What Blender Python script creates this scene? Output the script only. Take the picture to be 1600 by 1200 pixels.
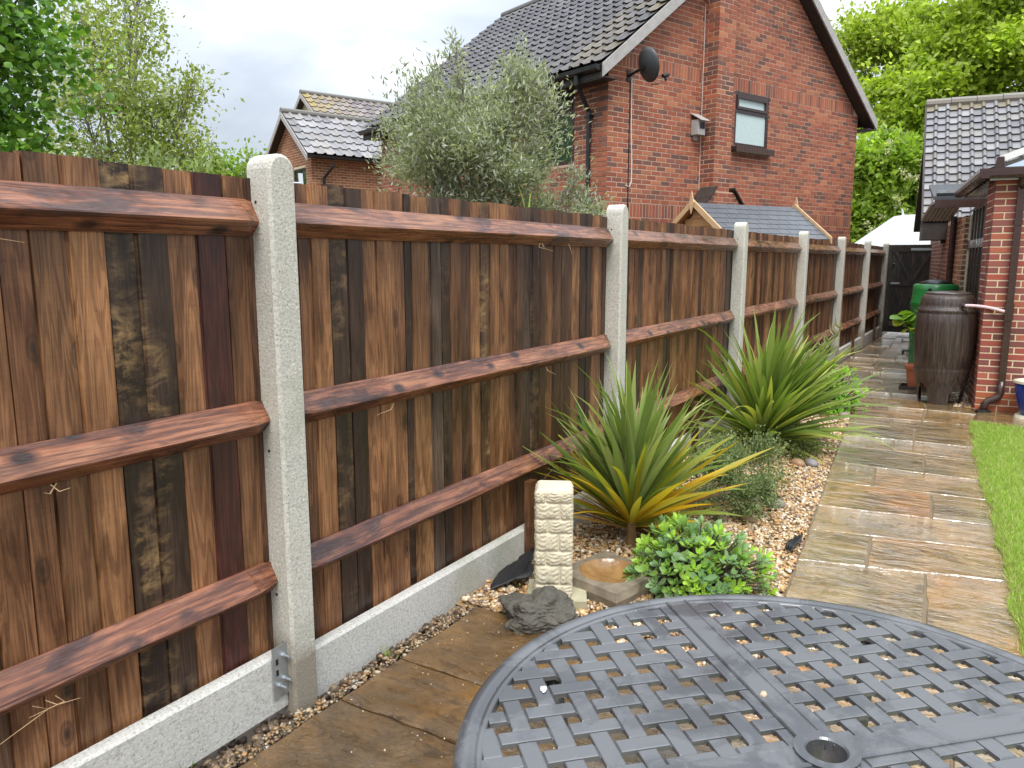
import bpy, math, random
import numpy as np
from mathutils import Matrix, Vector, noise as mnoise
for o in list(bpy.data.objects): bpy.data.objects.remove(o)
SC = bpy.context.scene; COL = SC.collection
rnd = random.Random(7); nr = np.random.default_rng(7)
R = math.radians
# ------------------------------------------------------------------ camera, sky, sun, exposure
cam = bpy.data.cameras.new('camera'); cam.lens = 27.0; cam.sensor_width = 36; cam.clip_start = .05; cam.clip_end = 3000
camo = bpy.data.objects.new('camera', cam); COL.objects.link(camo)
camo.location = (0, 0, 1.73); camo.rotation_euler = (R(90 - 9.23), 0, R(32.01)); SC.camera = camo
SC.view_settings.view_transform = 'Standard'; SC.view_settings.look = 'None'; SC.view_settings.gamma = 1
SC.view_settings.exposure = 1.10; SC.view_settings.use_curve_mapping = False
SC.render.engine = 'CYCLES'; SC.cycles.use_denoising = True; SC.cycles.max_bounces = 8; SC.cycles.transparent_max_bounces = 8
SUN_EL, SUN_AZ = R(58), R(150)
W = bpy.data.worlds.new('World'); SC.world = W; W.use_nodes = True
nt = W.node_tree; nt.nodes.clear()
def wn(t, **k):
    n = nt.nodes.new(t)
    for a, b in k.items(): setattr(n, a, b)
    return n
sky = wn('ShaderNodeTexSky', sky_type='NISHITA'); sky.sun_disc = False; sky.sun_elevation = SUN_EL; sky.sun_rotation = SUN_AZ
b1 = wn('ShaderNodeBackground'); b1.inputs['Strength'].default_value = .07; nt.links.new(sky.outputs[0], b1.inputs[0])
tc = wn('ShaderNodeTexCoord'); sep = wn('ShaderNodeSeparateXYZ'); nt.links.new(tc.outputs['Generated'], sep.inputs[0])
mp = wn('ShaderNodeMapping'); mp.inputs['Scale'].default_value = (1, 1, 2.6); mp.inputs['Location'].default_value = (.37, .8, .1)
nt.links.new(tc.outputs['Generated'], mp.inputs[0])
nz = wn('ShaderNodeTexNoise'); nz.inputs['Scale'].default_value = 2.3; nz.inputs['Detail'].default_value = 6; nz.inputs['Roughness'].default_value = .52; nz.inputs['Distortion'].default_value = .25
nt.links.new(mp.outputs[0], nz.inputs['Vector'])
rp = wn('ShaderNodeValToRGB'); rp.color_ramp.elements[0].position = .34; rp.color_ramp.elements[0].color = (.27, .30, .35, 1)
rp.color_ramp.elements[1].position = .66; rp.color_ramp.elements[1].color = (.64, .67, .70, 1)
e = rp.color_ramp.elements.new(.5); e.color = (.40, .435, .48, 1)
nt.links.new(nz.outputs[0], rp.inputs[0])
mr = wn('ShaderNodeMapRange'); mr.inputs['From Min'].default_value = 0; mr.inputs['From Max'].default_value = 1; mr.inputs['To Min'].default_value = .62; mr.inputs['To Max'].default_value = 2.9
nt.links.new(sep.outputs[2], mr.inputs[0])          # overcast sky: brighter towards the zenith all round
b2 = wn('ShaderNodeBackground'); nt.links.new(rp.outputs[0], b2.inputs[0]); nt.links.new(mr.outputs[0], b2.inputs[1])
mx = wn('ShaderNodeMixShader'); mx.inputs[0].default_value = .88; nt.links.new(b1.outputs[0], mx.inputs[1]); nt.links.new(b2.outputs[0], mx.inputs[2])
wo = wn('ShaderNodeOutputWorld'); nt.links.new(mx.outputs[0], wo.inputs[0])
sl = bpy.data.lights.new('sun', 'SUN'); sl.energy = 1.5; sl.angle = R(25); sl.color = (1, .97, .92)
so = bpy.data.objects.new('sun', sl); COL.objects.link(so)
sd = Vector((math.sin(SUN_AZ) * math.cos(SUN_EL), math.cos(SUN_AZ) * math.cos(SUN_EL), math.sin(SUN_EL)))
so.rotation_euler = sd.to_track_quat('Z', 'Y').to_euler(); so.location = (0, 0, 20)

# ------------------------------------------------------------------ helpers
class MB:
    def __init__(s): s.v = []; s.f = []; s.c = []
    def add(s, v, f, c=None):
        k = len(s.v); s.v += [tuple(p) for p in v]; s.f += [tuple(i + k for i in q) for q in f]
        if c is not None: s.c += [c] * len(v)
        return s
    def obox(s, o, a, b, c, col=None):           # corner + three edge vectors
        o, a, b, c = map(Vector, (o, a, b, c))
        v = [o, o + a, o + a + b, o + b, o + c, o + a + c, o + a + b + c, o + b + c]
        if a.cross(b).dot(c) < 0: fl = [q[::-1] for q in BOXF]
        else: fl = BOXF
        return s.add(v, fl, col)
    def box(s, x0, x1, y0, y1, z0, z1, col=None): return s.obox((x0, y0, z0), (x1 - x0, 0, 0), (0, y1 - y0, 0), (0, 0, z1 - z0), col)
    def tube(s, path, rad, seg=8, col=None, cap=True):
        path = [Vector(p) for p in path]; n = len(path)
        if not hasattr(rad, '__len__'): rad = [rad] * n
        v = []; f = []; prev = None
        for i, p in enumerate(path):
            t = (path[min(i + 1, n - 1)] - path[max(i - 1, 0)]).normalized()
            if prev is None: a = t.orthogonal().normalized()
            else: a = (prev - t * prev.dot(t)).normalized()
            prev = a; b = t.cross(a)
            for k in range(seg):
                w = 2 * math.pi * k / seg; v.append(p + (a * math.cos(w) + b * math.sin(w)) * rad[i])
        for i in range(n - 1):
            for k in range(seg):
                f.append((i * seg + k, i * seg + (k + 1) % seg, (i + 1) * seg + (k + 1) % seg, (i + 1) * seg + k))
        if cap: f.append(tuple(range(seg))[::-1]); f.append(tuple(range((n - 1) * seg, n * seg)))
        return s.add(v, f, col)
    def lathe(s, prof, seg=32, o=(0, 0, 0), skip=None):
        v = []; f = []
        for r, z in prof:
            for k in range(seg):
                w = 2 * math.pi * k / seg; v.append((o[0] + r * math.cos(w), o[1] + r * math.sin(w), o[2] + z))
        for i in range(len(prof) - 1):
            for k in range(seg):
                if skip and skip(i, k): continue
                f.append((i * seg + k, i * seg + (k + 1) % seg, (i + 1) * seg + (k + 1) % seg, (i + 1) * seg + k))
        return s.add(v, f)
    def prism(s, poly, o, a, b, c, col=None):    # 2D poly in (a,b) extruded along c
        o, a, b, c = map(Vector, (o, a, b, c)); n = len(poly)
        v = [o + a * p[0] + b * p[1] for p in poly] + [o + a * p[0] + b * p[1] + c for p in poly]
        f = [tuple(range(n))[::-1], tuple(range(n, 2 * n))] + [(i, (i + 1) % n, n + (i + 1) % n, n + i) for i in range(n)]
        ar = sum(poly[i][0] * poly[(i + 1) % n][1] - poly[(i + 1) % n][0] * poly[i][1] for i in range(n))
        if ar * a.cross(b).dot(c) < 0: f = [q[::-1] for q in f]
        return s.add(v, f, col)
    def mesh(s, name, mat=None, smooth=False):
        m = bpy.data.meshes.new(name); m.from_pydata(s.v, [], s.f)
        if s.c and len(s.c) == len(s.v):
            at = m.color_attributes.new('col', 'FLOAT_COLOR', 'POINT')
            at.data.foreach_set('color', np.array([tuple(c[:3]) + (1,) for c in s.c], 'f').ravel())
        if mat: m.materials.append(mat)
        if smooth: m.polygons.foreach_set('use_smooth', [True] * len(m.polygons))
        return m
    def build(s, name, mat, parent=None, smooth=False, **k): return link(name, s.mesh(name, mat, smooth), parent, **k)
BOXF = [(3, 2, 1, 0), (4, 5, 6, 7), (0, 1, 5, 4), (1, 2, 6, 5), (2, 3, 7, 6), (3, 0, 4, 7)]
def link(name, mesh, parent=None, loc=None, rot=None, M=None, color=None, scale=None):
    o = bpy.data.objects.new(name, mesh); COL.objects.link(o)
    if parent: o.parent = parent
    if M is not None: o.matrix_basis = M
    if loc is not None: o.location = loc
    if rot is not None: o.rotation_euler = rot
    if scale is not None: o.scale = (scale,) * 3
    if color is not None: o.color = tuple(color)[:3] + ((color[3],) if len(color) > 3 else (1,))
    return o
def tag(o, label, cat, group=None):
    o['label'] = label; o['category'] = cat
    if group: o['group'] = group
    return o
def thing(name, label, cat, loc=(0, 0, 0), rz=0, group=None):
    o = bpy.data.objects.new(name, None); COL.objects.link(o); o.location = loc; o.rotation_euler = (0, 0, rz); o.empty_display_size = .1
    return tag(o, label, cat, group)
def struct(o): o['kind'] = 'structure'; return o
def stuff(o): o['kind'] = 'stuff'; return o
def npmesh(name, V, F, mat, C=None, smooth=False):
    """fast mesh from numpy: V (n,3), F (m,k) with equal k, C (n,3)"""
    m = bpy.data.meshes.new(name); n, k = F.shape
    m.vertices.add(len(V)); m.vertices.foreach_set('co', V.astype('f').ravel())
    m.loops.add(n * k); m.loops.foreach_set('vertex_index', F.astype('i').ravel())
    m.polygons.add(n); m.polygons.foreach_set('loop_start', np.arange(0, n * k, k, dtype='i'))
    if C is not None:
        at = m.color_attributes.new('col', 'FLOAT_COLOR', 'POINT')
        at.data.foreach_set('color', np.c_[C, np.ones(len(C))].astype('f').ravel())
    m.materials.append(mat)
    m.polygons.foreach_set('use_smooth', np.full(n, smooth)); m.update(calc_edges=True)
    return m
# ------------------------------------------------------------------ materials
class NT:
    def __init__(s, name):
        s.m = bpy.data.materials.new(name); s.m.use_nodes = True; s.t = s.m.node_tree; s.t.nodes.clear()
        s.out = s.n('ShaderNodeOutputMaterial')
    def n(s, t, ins=None, **k):
        q = s.t.nodes.new(t)
        for a, b in k.items(): setattr(q, a, b)
        for a, b in (ins or {}).items(): s.set(q.inputs[a], b)
        return q
    def set(s, i, v):
        if hasattr(v, 'is_output') or isinstance(v, bpy.types.NodeSocket): s.t.links.new(v, i)
        elif hasattr(v, 'outputs'): s.t.links.new(v.outputs[0], i)
        else: i.default_value = (tuple(v) + (1,)) if (hasattr(v, '__len__') and len(v) == 3 and i.type == 'RGBA') else v
    def math(s, op, a, b=0.0, c=None, clamp=False):
        q = s.n('ShaderNodeMath', operation=op, use_clamp=clamp); s.set(q.inputs[0], a); s.set(q.inputs[1], b)
        if c is not None: s.set(q.inputs[2], c)
        return q.outputs[0]
    def mix(s, f, a, b, mode='MIX'):
        q = s.n('ShaderNodeMix', data_type='RGBA', blend_type=mode); q.clamp_factor = True
        s.set(q.inputs[0], f); s.set(q.inputs[6], a); s.set(q.inputs[7], b); return q.outputs[2]
    def noise(s, vec, scale, detail=4, rough=.55, dist=0.0):
        q = s.n('ShaderNodeTexNoise', {'Scale': scale, 'Detail': detail, 'Roughness': rough, 'Distortion': dist}); s.set(q.inputs['Vector'], vec); return q.outputs[0]
    def ramp(s, f, stops):
        q = s.n('ShaderNodeValToRGB'); s.set(q.inputs[0], f); el = q.color_ramp.elements
        while len(el) < len(stops): el.new(.5)
        for e_, (p, c) in zip(el, stops): e_.position = p; e_.color = tuple(c) + (1,) if hasattr(c, '__len__') else (c, c, c, 1)
        return q.outputs[0]
    def co(s, scale=(1, 1, 1), kind='Object', rand=False):
        t = s.n('ShaderNodeTexCoord').outputs[kind]
        if rand:
            oi = s.n('ShaderNodeObjectInfo'); off = s.math('MULTIPLY', oi.outputs['Random'], 57.0)
            va = s.n('ShaderNodeVectorMath', operation='ADD'); s.set(va.inputs[0], t); s.set(va.inputs[1], off); t = va.outputs[0]
        mp_ = s.n('ShaderNodeMapping', {'Scale': scale}); s.set(mp_.inputs[0], t); return mp_.outputs[0]
    def bsdf(s, col, rough=.6, bump=None, bstr=.3, bdist=.01, **k):
        p = s.n('ShaderNodeBsdfPrincipled'); s.set(p.inputs['Base Color'], col); s.set(p.inputs['Roughness'], rough)
        for a, b in k.items(): s.set(p.inputs[a.replace('_', ' ')], b)
        if bump is not None:
            b_ = s.n('ShaderNodeBump', {'Strength': bstr, 'Distance': bdist, 'Height': bump}); s.t.links.new(b_.outputs[0], p.inputs['Normal'])
        s.t.links.new(p.outputs[0], s.out.inputs[0]); s.p = p; return s.m
def simple(name, col, rough=.5, var=.25, scale=12, bstr=.15, metal=0, spec=.5, gen='Object', bscale=60):
    t = NT(name); c = t.co(kind=gen); n = t.noise(c, scale, 5); n2 = t.noise(c, bscale, 4)
    cl = t.mix(n, [x * (1 - var) for x in col], [min(1, x * (1 + var)) for x in col])
    return t.bsdf(cl, t.ramp(n, [(.3, max(.02, rough - .12)), (.7, min(1, rough + .12))]), n2, bstr, .004, Metallic=metal)
def wood_mat(name, rough=.42, wet=.0):
    """board timber: tone from the object's colour, alpha = amount of golden sapwood streaks"""
    t = NT(name); oi = t.n('ShaderNodeObjectInfo')
    g1 = t.noise(t.co((3, 9, .75), rand=True), 1.0, 3, .5, .35)
    ring = t.math('ADD', t.math('MULTIPLY', t.math('SINE', t.math('MULTIPLY', g1, 105.0)), .5), .5)
    fib = t.noise(t.co((60, 210, 3.4), rand=True), 1.0, 5, .68)
    blot = t.noise(t.co((4, 9, 2.1), rand=True), 1.0, 4, .6, .5)
    base = oi.outputs['Color']
    c = t.mix(t.math('MULTIPLY', t.ramp(ring, [(.3, 1), (.6, 0)]), .55), base, t.mix(1, base, (.42, .34, .30), 'MULTIPLY'))
    c = t.mix(t.math('MULTIPLY', t.ramp(fib, [(.38, 1), (.54, 0)]), .72), c, t.mix(1, c, (.42, .37, .34), 'MULTIPLY'))
    spk = t.noise(t.co((40, 70, 26), rand=True), 1.0, 5, .75); c = t.mix(t.ramp(spk, [(.64, 0), (.74, .55)]), c, t.mix(1, c, (2.1, 1.9, 1.6), 'MULTIPLY')); c = t.mix(t.ramp(spk, [(.30, .7), (.40, 0)]), c, t.mix(1, c, (.4, .36, .34), 'MULTIPLY'))
    c = t.mix(t.ramp(blot, [(.36, .8), (.58, 0)]), c, t.mix(1, c, (.36, .30, .29), 'MULTIPLY'))
    c = t.mix(t.ramp(blot, [(.56, 0), (.78, .5)]), c, t.mix(1, c, (1.7, 1.5, 1.3), 'MULTIPLY'))
    vo = t.n('ShaderNodeTexVoronoi', {'Scale': 1.0}); t.set(vo.inputs['Vector'], t.co((1, 12, 6), rand=True))
    sc_ = t.n('ShaderNodeSeparateColor'); t.set(sc_.inputs[0], vo.outputs['Color']); km = t.math('GREATER_THAN', sc_.outputs[0], .86)
    c = t.mix(t.math('MULTIPLY', km, t.ramp(vo.outputs['Distance'], [(.10, .95), (.19, .35), (.24, .6), (.32, 0)])), c, (.02, .011, .007))
    st = t.noise(t.co((4, 9, 19), rand=True), 1.0, 6, .72, .5); s2 = t.noise(t.co((3, 7, 2.0), rand=True), 1.0, 3)
    c = t.mix(t.math('MULTIPLY', t.math('MULTIPLY', t.ramp(st, [(.46, 0), (.72, .9)]), t.ramp(s2, [(.42, 0), (.56, 1)])), oi.outputs['Alpha']), c, (.44, .27, .115))
    saw = t.noise(t.co((3, 3, 95), rand=True), 1.0, 2, .5); big = t.noise(t.co((1, 3, 1.1), rand=True), 1.0, 3, .6)
    c = t.mix(t.ramp(saw, [(.34, .16), (.46, 0)]), c, t.mix(1, c, (.55, .5, .48), 'MULTIPLY'))
    c = t.mix(t.ramp(big, [(.36, .7), (.5, 0)]), c, t.mix(1, c, (.48, .42, .42), 'MULTIPLY'))
    h = t.math('ADD', t.math('ADD', t.math('MULTIPLY', fib, .6), t.math('MULTIPLY', saw, .15)), t.math('MULTIPLY', ring, .3))
    return t.bsdf(c, t.ramp(blot, [(.3, rough - .1), (.7, rough + .18)]), h, .35, .004)
def rail_mat():
    t = NT('rail_timber')
    g1 = t.noise(t.co((9, .8, 9), rand=True), 1.0, 3, .5, .3)
    ring = t.math('ADD', t.math('MULTIPLY', t.math('SINE', t.math('MULTIPLY', g1, 60.0)), .5), .5)
    fib = t.noise(t.co((90, 3, 90), rand=True), 1.0, 3, .6)
    bl = t.noise(t.co((7, 2.4, 7), rand=True), 1.0, 4, .6, .6)
    c = t.mix(t.ramp(ring, [(.3, 0), (.7, 1)]), (.31, .120, .060), (.19, .070, .038)); c = t.mix(t.ramp(bl, [(.5, 0), (.72, .6)]), c, (.40, .20, .105))
    c = t.mix(t.ramp(fib, [(.38, .85), (.54, 0)]), c, (.09, .034, .020))
    c = t.mix(t.ramp(bl, [(.36, .95), (.45, 0)]), c, (.060, .026, .020))
    pt = t.noise(t.co((3, 1.1, 3), rand=True), 1.0, 5, .7); c = t.mix(t.ramp(pt, [(.40, .75), (.52, 0)]), c, t.mix(1, c, (.45, .38, .38), 'MULTIPLY'))
    vo = t.n('ShaderNodeTexVoronoi', {'Scale': 1.0}); t.set(vo.inputs['Vector'], t.co((9, 6, 9), rand=True))
    sc_ = t.n('ShaderNodeSeparateColor'); t.set(sc_.inputs[0], vo.outputs['Color']); km = t.math('GREATER_THAN', sc_.outputs[0], .6)
    c = t.mix(t.math('MULTIPLY', km, t.ramp(vo.outputs['Distance'], [(.14, .95), (.22, .5), (.34, 0)])), c, (.020, .010, .009))
    return t.bsdf(c, t.ramp(bl, [(.3, .14), (.7, .34)]), t.math('ADD', t.math('MULTIPLY', fib, 1.4), t.math('MULTIPLY', bl, .7)), .6, .006)
def concrete_mat(name, col=(.53, .51, .44), agg=1.0, dirt=.75):
    t = NT(name); c0 = t.co(rand=True); n = t.noise(c0, 3.5, 6, .6); sp = t.noise(c0, 95, 3, .7); sp2 = t.noise(c0, 240, 2, .6)
    c = t.mix(n, [x * .78 for x in col], [x * 1.12 for x in col])
    c = t.mix(t.math('MULTIPLY', t.ramp(sp, [(.36, 1), (.48, 0)]), .55 * agg), c, (.24, .22, .19))
    c = t.mix(t.math('MULTIPLY', t.ramp(sp, [(.56, 0), (.66, 1)]), .6 * agg), c, (.74, .72, .66))
    zz = t.n('ShaderNodeSeparateXYZ'); t.set(zz.inputs[0], t.n('ShaderNodeTexCoord').outputs['Object'])
    zs = t.math('SUBTRACT', zz.outputs[2], t.math('MULTIPLY', n, .45)); c = t.mix(t.ramp(zs, [(.0, dirt), (.10, 0)]), c, (.17, .135, .09))
    al = t.noise(c0, 1.4, 5, .7); c = t.mix(t.ramp(al, [(.56, 0), (.70, .5)]), c, (.30, .31, .21))
    vo = t.n('ShaderNodeTexVoronoi', {'Scale': 34.0}); t.set(vo.inputs['Vector'], c0)
    c = t.mix(t.ramp(vo.outputs['Distance'], [(.06, .8 * agg), (.11, 0)]), c, (.05, .05, .045))
    return t.bsdf(c, .72, t.math('ADD', sp, t.math('MULTIPLY', sp2, .4)), .5, .006)
def film(t, geo):
    n = t.math('ADD', t.noise(t.co((2.6, 8, 4), rand=True), 1.0, 4, .55, 1.2), t.math('MULTIPLY', t.noise(geo, 22, 2, .5), .05))
    b_ = t.n('ShaderNodeBump', {'Strength': 1.0, 'Distance': .05, 'Height': n}); return b_.outputs[0]
def slab_mat(name, ochre, olive, pale, wet=(.45, 1)):
    t = NT(name); oi = t.n('ShaderNodeObjectInfo'); oc = oi.outputs['Color']
    geo = t.co((1, 1, 1), rand=True)
    big = t.noise(geo, 2.6, 6, .65, .9); riv = t.noise(t.co((3.2, 7.5, 4), rand=True), 1.0, 8, .68, 1.6); fine = t.noise(geo, 48, 6, .72); och = t.noise(geo, 1.9, 6, .66, 1.3)
    c = t.mix(t.ramp(big, [(.36, 0), (.64, 1)]), t.mix(1, oc, (.72, .70, .66), 'MULTIPLY'), t.mix(1, oc, pale, 'MULTIPLY'))
    c = t.mix(t.ramp(och, [(.52, 0), (.66, .7)]), c, t.mix(1, oc, ochre, 'MULTIPLY'))
    c = t.mix(t.ramp(och, [(.32, .6), (.46, 0)]), c, t.mix(1, oc, olive, 'MULTIPLY'))
    c = t.mix(t.ramp(riv, [(.37, .85), (.47, 0)]), c, t.mix(1, c, (.48, .45, .40), 'MULTIPLY'))
    c = t.mix(t.ramp(fine, [(.36, .55), (.47, 0)]), c, t.mix(1, c, (.42, .40, .36), 'MULTIPLY'))
    c = t.mix(t.ramp(fine, [(.60, 0), (.72, .45)]), c, t.mix(1, c, (1.7, 1.65, 1.5), 'MULTIPLY'))
    h = t.math('ADD', t.math('MULTIPLY', riv, 1.0), t.math('ADD', t.math('MULTIPLY', big, .9), t.math('MULTIPLY', fine, .06)))
    return t.bsdf(c, t.ramp(t.noise(geo, 4, 5, .65), [(.40, .02), (.60, .16)]), h, .8, .022, Specular_IOR_Level=.6, Coat_Weight=t.ramp(t.noise(geo, 2.4, 5, .6, .6), [(.36, wet[0]), (.56, wet[1])]), Coat_Roughness=.05, Coat_IOR=1.9, Coat_Normal=film(t, geo))
def vmat(name, src='attr', rough=.7, bstr=.3, scale=40, var=.3, spec=.5, coat=0.0):
    """colour from the 'col' attribute of the mesh or from the object's colour"""
    t = NT(name)
    base = t.n('ShaderNodeAttribute', attribute_name='col').outputs['Color'] if src == 'attr' else t.n('ShaderNodeObjectInfo').outputs['Color']
    c0 = t.co(kind='Object', rand=src != 'attr'); n = t.noise(c0, scale, 5, .65)
    c = t.mix(n, t.mix(1, base, (1 - var,) * 3, 'MULTIPLY'), t.mix(1, base, (1 + var,) * 3, 'MULTIPLY'))
    return t.bsdf(c, t.ramp(n, [(.3, max(.03, rough - .1)), (.7, min(1, rough + .1))]), n, bstr, .004, Specular_IOR_Level=spec, Coat_Weight=coat)
def leaf_mat(name, src='attr', rough=.45, trans=.45, spec=.4):
    t = NT(name)
    base = t.n('ShaderNodeAttribute', attribute_name='col').outputs['Color'] if src == 'attr' else t.n('ShaderNodeObjectInfo').outputs['Color']
    t.bsdf(base, rough, Specular_IOR_Level=spec)
    tr = t.n('ShaderNodeBsdfTranslucent'); t.set(tr.inputs[0], t.mix(1, base, (1.25, 1.35, .6), 'MULTIPLY'))
    ms = t.n('ShaderNodeMixShader', {0: trans}); t.t.links.new(t.p.outputs[0], ms.inputs[1]); t.t.links.new(tr.outputs[0], ms.inputs[2])
    t.t.links.new(ms.outputs[0], t.out.inputs[0]); return t.m
def glass_mat(name, col, rough=.06):
    t = NT(name); n = t.noise(t.co(), 6, 4); return t.bsdf(t.mix(n, [x * .7 for x in col], [x * 1.2 for x in col]), rough, Specular_IOR_Level=.8)
def butt_mat():
    t = NT('wood_effect_plastic'); f = t.ramp(t.noise(t.co((46, 46, 2.2)), 1.0, 5, .65, .5), [(.36, 0), (.66, 1)])
    c = t.mix(f, (.022, .015, .012), (.082, .055, .045)); return t.bsdf(c, .3, f, .5, .006)
M_board = wood_mat('board_timber'); M_rail = rail_mat(); M_post = concrete_mat('post_concrete'); M_gb = concrete_mat('gravel_board_concrete', (.60, .59, .55), 1.0, .12)
M_slab = slab_mat('riven_sandstone', (1.5, 1.1, .60), (.72, .82, .62), (1.45, 1.40, 1.30)); M_patio = slab_mat('brown_paving', (1.75, 1.5, 1.0), (.62, .60, .55), (1.35, 1.25, 1.05), (.0, .45)); M_soil = simple('wet_soil', (.075, .048, .028), .55, .5, 9, .9, bscale=25)
M_galv = simple('galvanised_steel', (.45, .48, .50), .38, .15, 20, .05, metal=.8)
M_brick = vmat('brick_face', 'obj', .8, .45, 30, .22); M_brickA = vmat('brick_faces', 'attr', .8, .45, 30, .22)
M_mortar = simple('lime_mortar', (.62, .50, .34), .9, .15, 10, .3); M_mortar2 = simple('red_mortar', (.50, .34, .245), .9, .15, 10, .3)
M_tile = vmat('concrete_tile', 'obj', .42, .25, 30, .25); M_tileA = vmat('concrete_tiles', 'attr', .42, .25, 30, .25)
M_black = simple('black_plastic', (.012, .012, .013), .35, .2); M_dkbrown = simple('brown_upvc', (.045, .022, .018), .28, .15, 8, .05)
M_barge = simple('weathered_bargeboard', (.38, .36, .34), .7, .35, 14, .3); M_dkwood = simple('dark_stained_timber', (.035, .026, .022), .6, .35, 14, .3)
M_gate = wood_mat('gate_timber', .55); M_shedw = simple('shed_timber', (.46, .25, .10), .6, .25, 9, .3); M_shedlight = simple('pale_sawn_timber', (.56, .37, .20), .6, .2, 9, .3)
M_felt = vmat('felt_shingle', 'obj', .32, .5, 60, .2)
M_table = None
def table_mat():
    t = NT('painted_cast_aluminium'); c0 = t.co(); wet = t.noise(c0, 4.5, 6, .62, .8); fine = t.noise(c0, 90, 4, .6); mid = t.noise(c0, 22, 5, .65, .5)
    c = t.mix(t.ramp(wet, [(.46, 0), (.56, 1)]), (.150, .153, .159), (.098, .100, .105)); c = t.mix(t.ramp(mid, [(.62, 0), (.72, .45)]), c, (.22, .21, .19)); c = t.mix(t.ramp(fine, [(.68, 0), (.76, .5)]), c, (.30, .28, .24))
    return t.bsdf(c, t.ramp(wet, [(.44, .40), (.56, .20)]), t.math('ADD', t.math('MULTIPLY', mid, .8), t.math('MULTIPLY', fine, .3)), .06, .004, Metallic=.4)
M_table = table_mat()
M_butt = butt_mat(); M_green = simple('green_plastic', (.018, .16, .035), .3, .15, 4, .04); M_terra = simple('terracotta', (.42, .13, .06), .7, .25)
M_blue = simple('blue_glaze', (.006, .03, .20), .08, .3, 8, .02); M_cream = simple('cream_glaze', (.6, .55, .42), .3, .15)
M_glassd = glass_mat('dark_window_glass', (.03, .06, .04), .04); M_glassf = simple('frosted_glass', (.50, .60, .58), .35, .12, 25, .3)
M_white = simple('white_plastic', (.72, .70, .70), .35, .1); M_pink = simple('pale_pink_pipe', (.72, .50, .52), .35, .1)
M_pillar = simple('cream_cast_stone', (.60, .535, .39), .85, .22, 9, .6, bscale=38)
M_rock = simple('dark_lichen_rock', (.075, .068, .052), .75, .9, 20, 1.0, bscale=40); M_stone = vmat('cobble', 'obj', .5, .3, 20, .25)
M_bath = simple('old_stone', (.19, .155, .11), .6, .75, 13, .9, bscale=35); M_bathin = simple('rusty_wet_bowl', (.27, .15, .06), .10, .8, 16, .8, bscale=40)
M_fab = simple('black_fabric', (.012, .012, .014), .5, .3, 30, .3); M_gravel = vmat('gravel', 'attr', .42, .2, 60, .12)
M_gsheet = simple('gravel_underlay', (.30, .20, .10), .7, .5, 60, .8, bscale=90)
M_leaf = leaf_mat('leaf'); M_leafo = leaf_mat('leaf_strap', 'obj', .42, .34, .25); M_leafd = leaf_mat('leaf_glossy', 'attr', .35, .3)
M_bark = simple('bark', (.085, .065, .048), .85, .4, 16, .7, bscale=40); M_barkl = simple('pale_bark', (.22, .20, .16), .85, .4, 16, .6, bscale=40)
M_stem = simple('fibrous_stem', (.22, .13, .06), .8, .5, 30, .8, bscale=70); M_grass = leaf_mat('grass_blade', 'attr', .5, .35); M_turf = simple('turf', (.20, .20, .06), .9, .4, 14, .6)
M_tarp = simple('white_canvas', (.56, .58, .59), .5, .05, 4, .05); M_ali = simple('aluminium', (.55, .56, .57), .35, .1, 10, .05, metal=.6)
M_dish = simple('grey_dish', (.045, .048, .05), .45, .15); M_lead = simple('lead_flashing', (.045, .05, .055), .45, .25)
M_wire = simple('white_cable', (.7, .68, .64), .5, .05)

# ------------------------------------------------------------------ ground
struct(MB().add([(-900, -600, -.10), (900, -600, -.10), (900, 1500, -.10), (-900, 1500, -.10)], [(0, 1, 2, 3)]).build('ground', M_soil))
def bumpy_sheet(name, poly_fn, x0, x1, y0, y1, st, z, amp, mat):
    nx, ny = int((x1 - x0) / st) + 1, int((y1 - y0) / st) + 1; v = []; f = []
    for j in range(ny):
        for i in range(nx):
            x, y = x0 + i * st, y0 + j * st; v.append((poly_fn(x, y), y, z + amp * (rnd.random() - .5)))
    for j in range(ny - 1):
        for i in range(nx - 1): f.append((j * nx + i, j * nx + i + 1, (j + 1) * nx + i + 1, (j + 1) * nx + i))
    return MB().add(v, f).build(name, mat, smooth=True)
def lerp(pts, y):
    if y <= pts[0][0]: (a, b), (c, d) = pts[0], pts[1]
    else:
        for k in range(len(pts) - 1):
            (a, b), (c, d) = pts[k], pts[k + 1]
            if y <= c: break
    return b + (d - b) * (y - a) / (c - a)
PL = [(0, -.45), (3.96, -.80), (5.0, -.89), (7.6, -1.13), (9.5, -1.28), (11.0, -1.50), (12.6, -2.10), (30, -2.14)]   # left edge of the path
PR = [(0, .50), (4.34, .229), (5.67, .15), (7.4, .012), (9.1, -.075), (10.3, -.06), (10.31, -.10), (20, -1.29), (30, -2.5)]   # right edge
struct(bumpy_sheet('soil', lambda x, y: x, -2.5, -2.0, -1, 21, .06, -.055, .03, M_soil))
def bedx(x, y): L, Rr = -2.24, lerp(PL, y) + .03; return L + (x + 2.24) / 1.7 * (Rr - L)
struct(bumpy_sheet('gravel_bed', bedx, -2.24, -.54, 3.0, 12.4, .1, -.022, .012, M_gsheet))
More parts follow.
